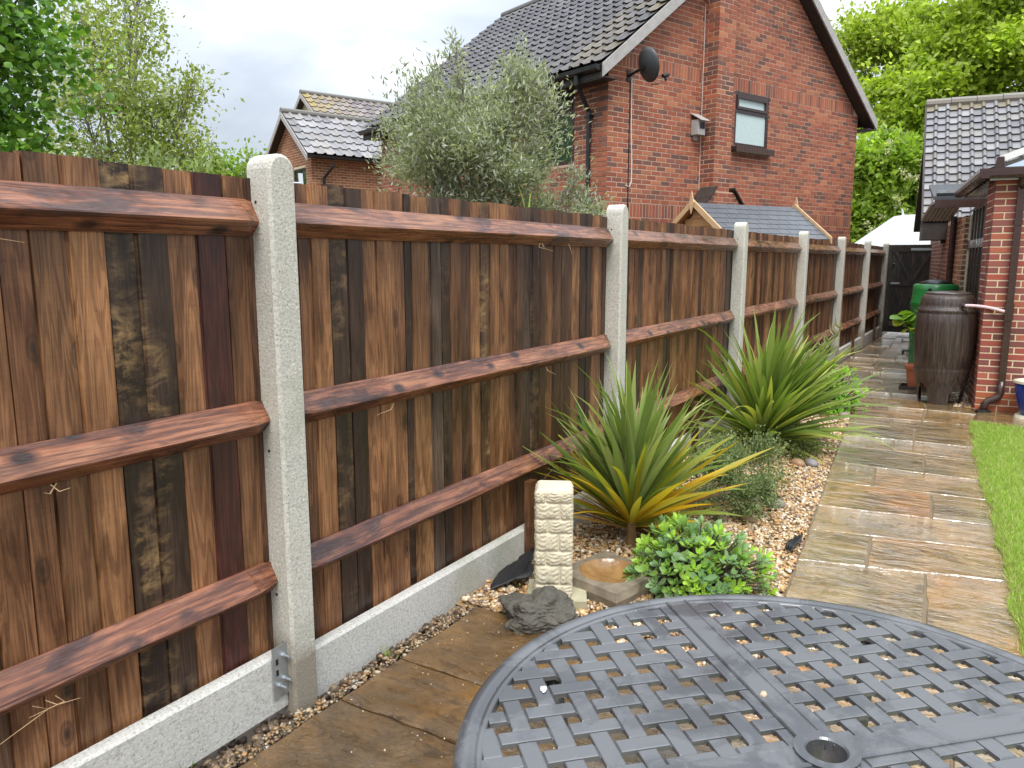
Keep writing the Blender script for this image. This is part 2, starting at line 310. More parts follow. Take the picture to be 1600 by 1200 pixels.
# paved path, each slab its own piece on the mortar bed
path = struct(MB().add([(lerp(PL, y), y, -.007) for y in (-2, 2, 3.96, 5, 7.6, 9.5, 11, 12.6, 22)] + [(lerp(PR, y) if y < 9.2 or y > 10.3 else -.08, y, -.007) for y in (-2, 2, 3.96, 5, 7.6, 9.5, 11, 12.6, 22)],
     [(i, i + 9, i + 10, i + 1) for i in range(8)]).build('path', simple('sandy_mortar', (.15, .115, .072), .8, .3, 20, .4)))
def slab(parent, q, col, z=0.0, mat=None):
    """riven slab with worn edge; q = 4 corners anticlockwise"""
    q = [Vector((x, y, 0)) for x, y in q]; c = sum(q, Vector()) / 4; ring = []
    for i in range(4):
        a, b = q[i], q[(i + 1) % 4]; L = (b - a).length; k = max(3, int(L / .075))
        for j in range(k):
            p = a.lerp(b, j / k); d = (c - p).normalized(); ring.append(p + d * (.003 + rnd.random() ** 2 * .011))
    n = len(ring); zt = z + rnd.uniform(-.003, .003); tx, ty = rnd.uniform(-.005, .005), rnd.uniform(-.005, .005); v = []
    for s_, dz in ((0, -.03), (0, -.007), (.008, 0)):
        for p in ring: w = p + (c - p).normalized() * s_ - c; v.append((w.x, w.y, dz))
    f = [(l * n + i, l * n + (i + 1) % n, (l + 1) * n + (i + 1) % n, (l + 1) * n + i) for l in (0, 1) for i in range(n)] + [tuple(range(2 * n, 3 * n))]
    o = MB().add(v, f).build('slab', mat or M_slab, parent, loc=(c.x, c.y, zt), rot=(tx, ty, 0), color=col); return o
SLABC = [(.26, .165, .072), (.225, .155, .072), (.28, .16, .062), (.235, .158, .078), (.26, .165, .078), (.20, .142, .068)]
def row(ya, yb, cuts, dz=0.0):
    """ya,yb = ((y at left edge),(y at right edge)) lower/upper joint; cuts in 0..1"""
    cs = [0] + list(cuts) + [1]
    def P(t, yy):
        y = yy[0] + (yy[1] - yy[0]) * t; return (lerp(PL, y) * (1 - t) + lerp(PR, y) * t, y)
    for a, b in zip(cs, cs[1:]):
        slab(path, [P(a, ya), P(b, ya), P(b, yb), P(a, yb)], rnd.choice(SLABC))
J = [((-1.2, -1.1), ()), ((-.3, -.2), (.5,)), ((.5, .6), (.35,)), ((1.2, 1.25), (.6,)), ((1.9, 2.0), (.45,)), ((2.6, 2.75), (.3, .7)), ((3.4, 3.65), (.62,)), ((4.5, 4.78), (.34,)), ((5.08, 5.3), ()), ((5.62, 5.78), (.66,)), ((6.3, 6.4), (.3,)), ((6.95, 6.95), (.63,)),
     ((7.62, 7.66), (.4,)), ((8.1, 8.2), (.55,)), ((8.75, 8.75), (.35,)), ((9.2, 9.3), (.6,)), ((10.0, 10.0), (.5,))]
for (a, cu), (b, _) in zip(J, J[1:]): row(a, b, cu)
y = 10.0; k = 0
while y < 20.2:
    h = rnd.choice((.42, .5, .6, .75)); cu = rnd.choice(((.35, .7), (.5,), (.3, .62), (.65,), (.42, .8)))
    row((y, y), (y + h, y + h), cu); y += h
# slabs in front of the brick wall
apron = struct(MB().add([(-.06, 9.36, -.013), (4, 9.85, -.013), (4, 10.9, -.013), (-.10, 10.4, -.013)], [(0, 1, 2, 3)]).build('pavement', M_soil))
for i in range(6):
    x0, x1 = -.06 + i * .62, -.06 + (i + 1) * .62
    slab(apron, [(x0, 9.38 + x0 * .123), (x1, 9.38 + x1 * .123), (x1, 10.36 + x1 * .123), (x0, 10.36 + x0 * .123)], rnd.choice(SLABC[:4]))
# brown patio left of the path
pat = struct(MB().add([(-2.09, -2, -.013), (-.3, -2, -.013), (-.72, 3.02, -.013), (-2.09, 3.02, -.013)], [(0, 1, 2, 3)]).build('patio', M_soil))
BRN = [(.120, .070, .028), (.105, .063, .026), (.130, .076, .030), (.110, .070, .032)]
for y0, y1, cuts in ((-1.4, -.4, (.5,)), (-.4, .35, (.6,)), (.35, 1.12, (.42,)), (1.12, 2.03, (.72,)), (2.03, 2.40, (.4,)), (2.40, 3.0, (.5,))):
    cs = [0, *cuts, 1]
    for a, b in zip(cs, cs[1:]):
        P = lambda t, y: ((-2.085) * (1 - t) + (lerp(PL, y) - .01) * t, y + .04 * t)
        slab(pat, [P(a, y0), P(b, y0), P(b, y1), P(a, y1)], rnd.choice(BRN), 0, M_patio)
# ------------------------------------------------------------------ gravel and soil clods (uncountable)
ICO = None
def ico():
    t = (1 + 5 ** .5) / 2
    v = np.array([(-1, t, 0), (1, t, 0), (-1, -t, 0), (1, -t, 0), (0, -1, t), (0, 1, t), (0, -1, -t), (0, 1, -t), (t, 0, -1), (t, 0, 1), (-t, 0, -1), (-t, 0, 1)], float) / math.hypot(1, t)
    f = np.array([(0, 11, 5), (0, 5, 1), (0, 1, 7), (0, 7, 10), (0, 10, 11), (1, 5, 9), (5, 11, 4), (11, 10, 2), (10, 7, 6), (7, 1, 8), (3, 9, 4), (3, 4, 2), (3, 2, 6), (3, 6, 8), (3, 8, 9), (4, 9, 5), (2, 4, 11), (6, 2, 10), (8, 6, 7), (9, 8, 1)])
    return v, f
IV, IF = ico()
def pebbles(name, P, size, cols, mat, flat=.6):
    n = len(P); s = size[0] + (size[1] - size[0]) * nr.random(n) ** 1.6
    sc = np.stack([s * nr.uniform(.8, 1.35, n), s * nr.uniform(.65, 1.0, n), s * nr.uniform(.4, .8, n) * flat / .6], 1)
    V = IV[None] * (1 + .22 * nr.standard_normal((n, 12, 1))) * sc[:, None]
    a = nr.uniform(0, 6.28, n); tl = nr.normal(0, .45, n); ca, sa, ct, st = np.cos(a), np.sin(a), np.cos(tl), np.sin(tl)
    y = V[..., 1] * ct[:, None] - V[..., 2] * st[:, None]; z = V[..., 1] * st[:, None] + V[..., 2] * ct[:, None]
    x = V[..., 0] * ca[:, None] - y * sa[:, None]; y = V[..., 0] * sa[:, None] + y * ca[:, None]
    V = np.stack([x, y, z], 2) + P[:, None]
    F = (IF[None] + 12 * np.arange(n)[:, None, None]).reshape(-1, 3)
    c = np.array(cols)[nr.integers(0, len(cols), n)] * nr.uniform(.7, 1.25, (n, 1))
    return stuff(link(name, npmesh(name, V.reshape(-1, 3), F, mat, np.repeat(c, 12, 0), True)))
GC = [(.46, .30, .14), (.52, .36, .19), (.40, .23, .09), (.58, .47, .32), (.62, .55, .45), (.34, .20, .10), (.50, .28, .11), (.26, .18, .13), (.55, .42, .26)]
def bedpts(n, y0, y1, x0=-2.2, hi=.0):
    y = y0 + (y1 - y0) * nr.random(n); xr = np.array([lerp(PL, q) for q in y]); x = x0 + (xr - .005 - x0) * nr.random(n)
    return np.stack([x, y, -.012 + .016 * nr.random(n) + hi], 1)
P1 = np.concatenate([bedpts(9500, 3.02, 5.0), bedpts(9000, 5.0, 7.4), bedpts(5500, 7.4, 10.0), bedpts(1200, 10, 11.4)])
g_ = pebbles('gravel', P1, (.009, .019), GC, M_gravel); tag(g_, 'honey coloured pea gravel covering the planting bed', 'gravel')
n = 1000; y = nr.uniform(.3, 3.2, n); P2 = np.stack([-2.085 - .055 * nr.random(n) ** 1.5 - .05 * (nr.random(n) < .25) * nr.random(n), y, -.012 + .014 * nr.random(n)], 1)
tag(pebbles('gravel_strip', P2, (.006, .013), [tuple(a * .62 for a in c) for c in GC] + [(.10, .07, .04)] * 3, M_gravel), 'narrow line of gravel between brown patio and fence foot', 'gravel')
n = 900; P2 = np.stack([nr.uniform(-2.26, -2.10, n), nr.uniform(.3, 3.6, n), -.055 + .02 * nr.random(n)], 1)
tag(pebbles('soil_clods', P2, (.008, .03), [(.09, .055, .03), (.06, .04, .025), (.13, .085, .05), (.2, .14, .09)], M_gravel, .8), 'dark earth clods along the fence foot', 'soil')
n = 500; P2 = np.stack([nr.uniform(-.30, -.02, n), nr.uniform(10.3, 11.3, n), .004 + .012 * nr.random(n)], 1)
tag(pebbles('gravel_patch', P2, (.008, .017), GC[3:], M_gravel), 'pale gravel between brown water butt and brick wall', 'gravel')
n = 150; P2 = np.stack([nr.uniform(-2.08, -1.0, n), nr.uniform(1.2, 3.0, n), np.full(n, .003)], 1)
tag(pebbles('grit', P2, (.0015, .006), GC[:6], M_gravel), 'scattered pale grit lying on the brown patio', 'grit')

# ------------------------------------------------------------------ fence
FX = -2.29
def make_post(y, label, lean=0.0):
    w, d, h = .124, .115, 2.10; prof = [(-w / 2, -.15)]
    prof += [(-w / 2, h - .055)] + [(w / 2 * -math.cos(a) , h - .055 + .055 * math.sin(a)) for a in [R(k) for k in (20, 40, 60, 80, 100, 120, 140, 160)]] + [(w / 2, h - .055), (w / 2, -.15)]
    c = .012; n = len(prof); cx, cz = 0, .9
    ins = [(x * (1 - 2 * c / w), z - (c if z > .5 else 0)) for x, z in prof]
    v = [(-d, x, z) for x, z in prof] + [(-c, x, z) for x, z in prof] + [(0, x, z) for x, z in ins]
    f = [(i, (i + 1) % n, n + (i + 1) % n, n + i) for i in range(n)] + [(n + i, n + (i + 1) % n, 2 * n + (i + 1) % n, 2 * n + i) for i in range(n)] + [tuple(range(2 * n, 3 * n)), tuple(range(n))[::-1]]
    f = [q[::-1] for q in f]
    root = thing('fence_post', label, 'post', (-2.18, y, 0), 0, 'concrete fence posts'); root.rotation_euler = (lean, rnd.uniform(-.004, .004), rnd.uniform(-.02, .02))
    MB().add(v, f).build('shaft', M_post, root)
    for z in (1.93, 1.02, .45):   # bolt holes in the side face
        MB().tube([(-.075, -w / 2 - .0015, z), (-.075, -w / 2 + .002, z)], .006, 8).build('bolt_hole', M_black, root)
    for zc in (1.875, 1.15, .52):  # mortise recesses that take the rails
        MB().box(-d + .002, -.045, -w / 2 - .0012, w / 2 + .0012, zc - .055, zc + .055).build('mortise', M_post, root)
    return root
POSTY = [1.955 + 3.005 * i for i in range(7)]
PL_LBL = ['tall concrete post nearest the viewer with steel bracket at its foot', 'second concrete post, standing behind the yellow-based spiky plant', 'third concrete post, in front of the grey shed roof', 'fourth concrete post, before the brick house corner, behind the second spiky plant',
          'fifth concrete post, its foot standing clear of the plants beside the path', 'sixth concrete post, next to last before the dark gate', 'last concrete post, against which the dark gate closes']
for i, y in enumerate(POSTY): make_post(y, PL_LBL[i], .0 if i else R(.7) * 0)
LIGHT, MID, DARK, BLK, MAR, GRY = (.36, .175, .072), (.255, .118, .050), (.120, .058, .030), (.062, .033, .020), (.080, .020, .013), (.125, .085, .056)
def tone(c, a=0.0):
    k = rnd.uniform(.85, 1.18); return (c[0] * k, c[1] * k * rnd.uniform(.95, 1.06), c[2] * k, a)
def rail(root, L, zc, y0):
    hh, ap = .064, .078; ys = [0, .03, .055, .09, .14] + [.14 + (L - .28) * k / 8 for k in range(1, 8)] + [L - .14, L - .09, L - .055, L - .03, L]
    v = []; wv = [rnd.uniform(-.005, .004) for _ in ys]
    for j, y in enumerate(ys):
        e_ = min(y, L - y); s_ = min(1, max(0, (e_ - .02) / .10)); s_ = s_ ** .6
        a = .038 + (ap - .038) * s_ + wv[j]; t = .034 + (hh - .034) * (1 if e_ > .03 else .75); drop = .012
        v += [(0, y, t), (.010, y, t + .001), (a - .005, y, -drop + .010 + wv[j]), (a, y, -drop), (a - .006, y, -drop - .008), (.010, y, -t), (0, y, -t)]
    n = 7; f = [(j * n + i, (j + 1) * n + i, (j + 1) * n + (i + 1) % n, j * n + (i + 1) % n) for j in range(len(ys) - 1) for i in range(n)]
    f = [q[::-1] for q in f]; f += [tuple(range(n)), tuple(range((len(ys) - 1) * n, len(ys) * n))[::-1]]
    f = [q[::-1] for q in f]
    return MB().add(v, f).build('rail', M_rail, root, loc=(.0, y0, zc))
def bay(y0, y1, edges, tones, label, gbz=(-.115, .172), cleat=None):
    root = thing('fence', label, 'fence', (FX, y0, 0), 0, 'timber fence bays between the posts')
    for (a, b), t in zip(zip(edges, edges[1:]), tones):
        a -= y0; b -= y0; w = b - a; pr = rnd.uniform(-.011, .004); zt = 2.02 + rnd.uniform(-.006, .005); zb = gbz[1] - .02; tl = rnd.uniform(-.004, .004)
        g = .0024; wob = [rnd.uniform(-.0016, .0016) for _ in range(10)]
        v = []; zs = [zb, .7, 1.2, 1.6, zt]
        for j, z in enumerate(zs):
            dx = tl * (z - 1); l, r_ = -w / 2 + g + wob[j], w / 2 - g + wob[5 + j]
            v += [(-.020, l - .012, z), (dx - .007, l, z), (dx, l + .002, z), (dx, r_ - .002, z), (dx - .007, r_, z), (-.020, r_ + .012, z)]
        n = 6; f = [(j * n + i, j * n + (i + 1) % n, (j + 1) * n + (i + 1) % n, (j + 1) * n + i) for j in range(4) for i in range(n)] + [tuple(range(n))[::-1], tuple(range(4 * n, 5 * n))]
        f = [q[::-1] for q in f]
        MB().add(v, f).build('board', M_board, root, loc=(pr, (a + b) / 2, 0), color=t)
    L = y1 - y0 + .05
    if y0 < 3:
        for _ in range(7):   # loose slivers hanging off the sawn rails
            yy, zz_ = rnd.uniform(.9 if y0 < 0 else .2, L - .3), rnd.choice((1.81, 1.085, .455)); MB().tube([(.05, yy, zz_ + .01), (.065, yy + rnd.uniform(-.05, .05), zz_ - .012), (.07, yy + rnd.uniform(-.14, .14), zz_ - rnd.uniform(.0, .05))], [.002, .0016, .0006], 4).build('splinter', M_shedlight, root)
    for zc in (1.875, 1.15, .52): rail(root, L, zc, -.025)
    gy = y1 - y0
    m = MB(); ys = [0 + gy * k / 10 for k in range(11)]; v = []
    for y in ys: v += [(.022, y, gbz[0]), (.070, y, gbz[0]), (.070, y, gbz[1] - .012), (.060, y, gbz[1] + rnd.uniform(-.002, .002)), (.022, y, gbz[1])]
    n = 5; f = [(j * n + i, j * n + (i + 1) % n, (j + 1) * n + (i + 1) % n, (j + 1) * n + i) for j in range(10) for i in range(n)] + [tuple(range(n))[::-1], tuple(range(10 * n, 11 * n))]
    m.add(v, [q[::-1] for q in f]).build('gravel_board', M_gb, root)
    if cleat: MB().box(.072, .115, cleat - y0 - .035, cleat - y0 + .035, -.05, .46).build('cleat', M_board, root, color=(.17, .075, .03, 0))
    return root
hw = .064
e0 = [-.22, -.10, .01, .12, .23, .34, .45, .56, .67, .78, .86, .945, 1.045, 1.132, 1.235, 1.346, 1.449, 1.556, 1.665, 1.777, 1.874, POSTY[0] - hw + .03]
t0 = [tone(MID), tone(DARK), tone(LIGHT), tone(MID), tone(DARK), tone(MID), tone(MID), tone(DARK, .3), tone(BLK, .2), tone(MID), tone(DARK), tone(MID), tone(MID, .1), tone(MID), tone(LIGHT), tone(BLK, 1), tone(BLK, .75), tone(LIGHT), tone(MAR), tone(MID), tone(DARK)]
bay(-.22, POSTY[0] - hw, e0, t0, 'nearest fence bay at the left edge, wide boards, left of the tallest post', (.0, .232))
e1 = [POSTY[0] + hw - .03, 2.112, 2.172, 2.273, 2.373, 2.468, 2.552, 2.652, 2.748, 2.799, 2.929, 3.012, 3.088, 3.176, 3.264, 3.353, 3.437, 3.533, 3.628, 3.702, 3.777, 3.882, 3.97, 4.047, 4.148, 4.238, 4.315, 4.394, 4.509, 4.60, 4.673, 4.76, 4.843, POSTY[1] - hw + .03]
t1 = [tone(MID), tone(MID), tone(LIGHT), tone(BLK, .5), tone(BLK), tone(LIGHT), tone(LIGHT), tone(LIGHT), tone(BLK, .3), tone(LIGHT), tone(GRY), tone(BLK, .2), tone(MID), tone(DARK), tone(LIGHT), tone(DARK, .8), tone(LIGHT), tone(LIGHT), tone(MID), tone(DARK), tone(GRY), tone(BLK, .4), tone(DARK), tone(MID), tone(DARK), tone(DARK), tone(DARK), tone(LIGHT), tone(BLK), tone(BLK), tone(LIGHT), tone(MID), tone(DARK)]
bay(POSTY[0] + hw, POSTY[1] - hw, e1, t1, 'fence bay between the two nearest posts, behind the cream pillar', (-.115, .172), 3.72)
BL = ['fence bay right of the yellow-based spiky plant, between second and third posts', 'fence bay with pale boards, between third and fourth posts', 'fence bay between fourth and fifth posts, behind the second spiky plant', 'fence bay between fifth and sixth posts, beside the narrow path', 'last and farthest fence bay, ending at the dark gate']
for k in range(5):
    a, b = POSTY[k + 1] + hw, POSTY[k + 2] - hw; ed = [a - .03]
    while ed[-1] < b - .08: ed.append(ed[-1] + rnd.uniform(.075, .125))
    ed[-1] = b + .03; pal = [LIGHT, LIGHT, MID, MID, DARK, BLK, MID, GRY] if k != 1 else [LIGHT, LIGHT, LIGHT, MID, DARK]
    if k > 1: pal = [MID, DARK, MID, DARK, BLK, LIGHT]
    bay(a, b, ed, [tone(rnd.choice(pal), rnd.choice((0, 0, .4))) for _ in ed[1:]], BL[k], (-.115, .172), a + 1.62)
br = thing('steel_bracket', 'galvanised bracket with bolts joining gravel board to nearest post', 'bracket', (-2.222, 1.855, .055))
MB().box(0.004, .009, -.035, .036, 0, .21).build('plate', M_galv, br); MB().box(-.02, .009, .036, .0365 + .004, 0, .21).build('flange', M_galv, br)
for z, yy in ((.165, .02), (.07, .02), (.05, -.005)): MB().tube([(.009, yy, z), (.016, yy, z)], .011, 6).tube([(.016, yy, z), (.045, yy, z)], .005, 8).build('bolt', M_galv, br)
for z in (.15, .105): MB().box(.0092, .0098, -.02, -.008, z - .012, z + .012).build('slot', M_black, br)
# gate at the end of the path
GY = POSTY[6] + .05
gt = thing('garden_gate', 'dark weathered timber gate closing the far end of the path', 'gate', (-2.12, GY, 0), R(3))
MB().box(-.04, .90, .001, .014, .05, 2.05).build('backing', M_gate, gt, color=(.03, .026, .022, 0))
for i in range(10): MB().box(-.06 + i * .097, -.06 + (i + 1) * .097 - .004, -.02, 0, .04, 2.06).build('board', M_gate, gt, color=(.085 * rnd.uniform(.75, 1.25), .072, .058, 0))
for nm, a in (('top_rail', (1.9, 2.02)), ('middle_rail', (1.12, 1.24)), ('bottom_rail', (.18, .30))): MB().box(.03, .89, -.05, -.021, *a).build(nm, M_gate, gt, color=(.11, .094, .078, 0))
for x0, x1 in ((.10, .45), (.82, .47)): MB().obox((x0 - .035, -.048, 1.9), (.07, 0, 0), (0, .026, 0), (x1 - x0, 0, -.66)).build('brace', M_gate, gt, color=(.10, .085, .07, 0))
MB().box(.40, .90, -.056, -.0505, 1.93, 1.98).build('hinge', M_galv, gt); MB().box(.03, .22, -.056, -.0505, 1.16, 1.20).build('hinge', M_galv, gt)
MB().lathe([(.0, .02), (.03, .02), (.03, 0), (0, 0)], 12, (.07, -.05, 1.62)).build('latch', M_galv, gt)
MB().box(.905, .985, -.04, .06, 0, 2.1).build('gate_post', M_gate, gt, color=(.035, .03, .026, 0))

# ------------------------------------------------------------------ brickwork and tile helpers
BRC = [(.36, .105, .055), (.38, .12, .06), (.33, .092, .05), (.29, .088, .052), (.23, .085, .058), (.17, .078, .060), (.41, .15, .075), (.31, .098, .057), (.37, .11, .055)]
def brick_rects(u0, u1, z0, z1, lo=None, hi=None, holes=(), soldiers=(), bond=0):
    out = []; z = z0; k = 0
    while z < z1 - .02:
        sol = any(abs(z - s_) < .038 for s_ in soldiers); h = .2115 if sol else .0615; zz = z + h
        a = max(u0, lo(zz)) if lo else u0; b = min(u1, hi(zz)) if hi else u1
        st, w = (.075, .062) if sol else (.225, .2115); off = 0 if sol else (.1125 if (k + bond) % 2 else 0)
        u = u0 - off
        while u < b:
            p, q = max(u, a), min(u + w, b); segs = [(p, q)]
            for hu0, hu1, hz0, hz1 in holes:
                if z + h > hz0 and z < hz1:
                    ns = []
                    for s0, s1 in segs:
                        if s1 <= hu0 or s0 >= hu1: ns.append((s0, s1))
                        else:
                            if s0 < hu0: ns.append((s0, hu0))
                            if s1 > hu1: ns.append((hu1, s1))
                    segs = ns
            for s0, s1 in segs:
                if s1 - s0 > .025: out.append((s0, s1, z, min(zz, z1)))
            u += st
        z += h + .0135; k += 1
    return out
BM = {}
def bricks(wall, o, ud, nd, rects, pal, parts=0, key=None, dark=1.0, mats=(M_brick, M_brickA)):
    """o,ud,nd: wall origin, direction, outward normal in the wall's own frame"""
    o, ud, nd = Vector(o), Vector(ud), Vector(nd); zz = Vector((0, 0, 1)); rects = sorted(rects, key=key) if key else rects
    m = MB()
    for i, (a, b, z0, z1) in enumerate(rects):
        c = rnd.choice(pal); k = rnd.uniform(.82, 1.14) * dark * (1 + .32 * mnoise.noise(Vector((a * .55 + o.x, z0 * .8, o.y + nd.x * 5)))); c = (c[0] * k * .90, c[1] * k * .90, c[2] * k * .86); pr = rnd.uniform(-.0015, .002)
        if i < parts:
            kk = (round(b - a, 3), round(z1 - z0, 3), tuple(round(q, 3) for q in ud), tuple(nd), mats[0].name)
            if kk not in BM:
                e_ = .003; w, h = b - a, z1 - z0; q = MB(); v = []
                for dn, s_ in ((-.05, 0), (.0015, 0), (.0035, e_)):
                    for x, y_ in ((s_, s_), (w - s_, s_), (w - s_, h - s_), (s_, h - s_)): v.append(ud * x + zz * y_ + nd * dn)
                f = [(l * 4 + i_, l * 4 + (i_ + 1) % 4, l * 4 + 4 + (i_ + 1) % 4, l * 4 + 4 + i_) for l in (0, 1) for i_ in range(4)] + [(8, 9, 10, 11)]
                if ud.cross(zz).dot(nd) < 0: f = [x[::-1] for x in f]
                BM[kk] = q.add(v, f).mesh('brick', mats[0])
            link('brick', BM[kk], wall, loc=o + ud * a + zz * z0 + nd * pr, color=c)
        else: m.obox(o + ud * a + zz * z0 - nd * .05, ud * (b - a), zz * (z1 - z0), nd * (.0535 + pr), c)
    if m.v: stuff(m.build('brickwork', mats[1], wall))
def wall_sheet(name, mat, parent, o, ud, nd, poly, thick=.2, holes=()):
    """mortar face behind the bricks; holes cut as rectangular strips"""
    o, ud, nd = Vector(o), Vector(ud), Vector(nd); m = MB(); z = Vector((0, 0, 1))
    if not holes: m.prism(poly, o - nd * thick, ud, z, nd * thick)
    else:
        us = sorted(set([p[0] for p in poly] + [h for q in holes for h in q[:2]]))
        u0, u1 = us[0], us[-1]; top = poly
        def ztop(u):   # upper outline
            pts = sorted([p for p in poly if p[1] > poly[0][1] + .01]); 
            for (a, b), (c, d) in zip(pts, pts[1:]):
                if a <= u <= c: return b + (d - b) * (u - a) / max(1e-6, c - a)
            return pts[-1][1]
        for a, b in zip(us, us[1:]):
            zb = poly[0][1]; hs = [h for h in holes if h[0] <= a + 1e-6 and h[1] >= b - 1e-6]
            for h in sorted(hs, key=lambda h: h[2]):
                m.prism([(a, zb), (b, zb), (b, h[2]), (a, h[2])], o - nd * thick, ud, z, nd * thick); zb = h[3]
            m.prism([(a, zb), (b, zb), (b, ztop(b)), (a, ztop(a))], o - nd * thick, ud, z, nd * thick)
    return m.build(name, mat, parent)
def tile_mesh(w, h, roll=.45, ht=.035, th=.036, nseg=5):
    """interlocking tile: flat pan and rounded roll; u along eaves, s up the slope"""
    pr = [(0, 0), (w * (1 - roll), 0)] + [(w * (1 - roll) + w * roll * k / nseg, ht * math.sin(math.pi * k / nseg)) for k in range(1, nseg + 1)]
    n = len(pr); v = [(x, 0, z + th) for x, z in pr] + [(x, h * 1.12, z) for x, z in pr] + [(x, .004, z + th - .013) for x, z in pr]
    f = [(i, i + 1, n + i + 1, n + i) for i in range(n - 1)] + [(2 * n + i, 2 * n + i + 1, i + 1, i) for i in range(n - 1)]
    return v, f
def tile_roof(roof, o, ud, sd_, nu, ns, w, h, pal, parts=300, mat=(M_tile, M_tileA), moss=None, key=None, roll=.45, ht=.035):
    o, ud, sd_ = Vector(o), Vector(ud).normalized(), Vector(sd_).normalized(); nn = ud.cross(sd_).normalized()
    v, f = tile_mesh(w, h, roll, ht); flip = nn.z < 0
    if flip: nn = -nn; f = [q[::-1] for q in f]
    T = MB().add(v, f).mesh('tile', mat[0]); Mx = Matrix((ud, sd_, nn)).transposed().to_4x4()
    cells = [(i, j) for j in range(ns) for i in range(nu)]
    if key: cells.sort(key=key)
    m = MB()
    for q, (i, j) in enumerate(cells):
        p = o + ud * (i * w) + sd_ * (j * h) + nn * rnd.uniform(0, .004); c = rnd.choice(pal); k = rnd.uniform(.8, 1.2); c = tuple(x * k for x in c)
        if moss: c = moss(i, j, c)
        if q < parts: Mq = Mx.copy(); Mq.translation = p; link('tile', T, roof, M=Mq, color=c)
        else: m.add([p + ud * a + sd_ * b + nn * d for a, b, d in v], f, c)
    if m.v: stuff(m.build('tiling', mat[1], roof))
TC = [(.060, .055, .060), (.075, .070, .074), (.050, .047, .052), (.085, .078, .078)]

# ------------------------------------------------------------------ neighbour's brick house
HC = (-5.23, 11.12, 0); HR = R(69.6); GW, GD, EZ = 7.2, 7.2, 4.72; TP = math.tan(R(38)); CS = math.cos(R(38)); SN = math.sin(R(38))
H = thing('brick_house', 'large red brick house with dark tiled roof and satellite dish', 'house', HC, HR)
holes = [(3.10, 4.10, 3.72, 4.642)]
apex = EZ + GW / 2 * TP
gw = wall_sheet('gable_wall', M_mortar2, H, (0, 0, 0), (1, 0, 0), (0, -1, 0), [(0, -.1), (GW, -.1), (GW, EZ), (GW / 2, apex), (0, EZ)], .25, holes)
lo = lambda z: max(0, (z - EZ) / TP); hi = lambda z: min(GW, GW - (z - EZ) / TP)
rc = brick_rects(0, GW, 1.2, apex, lo, hi, [(holes[0][0], holes[0][1], holes[0][2] - .1, holes[0][3])], (2.395, 4.62))
# fixed soldier bands need course alignment: heights chosen on the 75 mm course grid
bricks(gw, (0, 0, 0), (1, 0, 0), (0, -1, 0), rc, BRC, 190, key=lambda r: (0 if r[2] > 2.25 else 50) + r[0] + abs(r[2] - 3.6) * .8)
shole = [(.75, 2.0, 3.25, 4.55), (4.2, 5.1, 2.9, 3.9)]
sw = wall_sheet('side_wall', M_mortar2, H, (0, .0, 0), (0, 1, 0), (-1, 0, 0), [(.001, -.1), (GD, -.1), (GD, EZ), (.001, EZ)], .25, shole)
bricks(sw, (0, 0, 0), (0, 1, 0), (-1, 0, 0), brick_rects(0.0, GD, 1.2, EZ, holes=shole, bond=1), BRC, 110, key=lambda r: (0 if r[2] > 2.2 else 50) + r[0] + (20 if .9 < r[0] < 6 else 0))
MB().box(.26, GW - .26, GD - .25, GD, -.1, EZ).build('rear_wall', M_mortar2, H); MB().box(GW - .25, GW, .26, GD, -.1, EZ).build('far_wall', M_mortar2, H)
# chimney breast with wide tiled shoulders
ch = wall_sheet('chimney_breast', M_mortar2, H, (2.2, -.30, 0), (1, 0, 0), (0, -1, 0), [(0, 2.2), (.4365, 2.2), (.4365, 8.6), (0, 8.6)], .29)
bricks(ch, (2.2, -.30, 0), (1, 0, 0), (0, -1, 0), brick_rects(0, .4365, 2.2, 8.3), BRC, 60, key=lambda r: abs(r[2] - 3.8))
bricks(ch, (2.2, -.30, 0), (0, 1, 0), (-1, 0, 0), brick_rects(0.0, .295, 2.2, 8.3, bond=1), BRC[1:6], 60, key=lambda r: abs(r[2] - 3.8))
cb = wall_sheet('chimney_base', M_mortar2, H, (1.75, -.34, 0), (1, 0, 0), (0, -1, 0), [(0, -.1), (1.37, -.1), (1.37, 2.45), (.95, 2.86), (.42, 2.86), (0, 2.45)], .33)
bricks(cb, (1.75, -.34, 0), (1, 0, 0), (0, -1, 0), brick_rects(0, 1.37, 1.5, 2.86, lambda z: max(0, (z - 2.45)), lambda z: min(1.37, 1.37 - (z - 2.45))), BRC, 0)
for s_ in (0, 1):
    for k in range(3):
        for j in range(2):
            x = (-.06 + k * .16) if s_ == 0 else (1.37 + .06 - k * .16); z = 2.42 + k * .155; dx = .2 if s_ == 0 else -.2
            MB().obox((1.75 + x, -.40 + j * .18, z), (dx, 0, .19), (0, .176, 0), (-.01 if s_ == 0 else .01, 0, .02)).build('shoulder_tile', M_dkwood, cb)
# roof: front slope, back slope, verge boards
ov, og = .32, .22      # eaves / gable overhang
rf = MB().prism([(-ov, EZ - ov * TP), (GW / 2, apex), (GW + ov, EZ - ov * TP), (GW + ov, EZ - ov * TP + .10), (GW / 2, apex + .12), (-ov, EZ - ov * TP + .10)], (0, -og, 0), (1, 0, 0), (0, 0, 1), (0, GD + 2 * og, 0)).build('roof', M_dkwood, H)
ns = 17; hS = (GW / 2 + ov) / CS / ns; nu = 32; wS = (GD + 2 * og) / nu
def mossy(i, j, c):
    k = max(0, .6 - i * .09) * rnd.random()
    if i < 7: return tuple(a * (1 - k) + b * k for a, b in zip(c, (.22, .17, .075)))
    return c
tile_roof(rf, (-ov - .03, -og, EZ - ov * TP + .105), (0, 1, 0), (CS, 0, SN), nu, ns, wS, hS, TC, 300, moss=mossy, key=lambda c: c[0] + .3 * c[1])
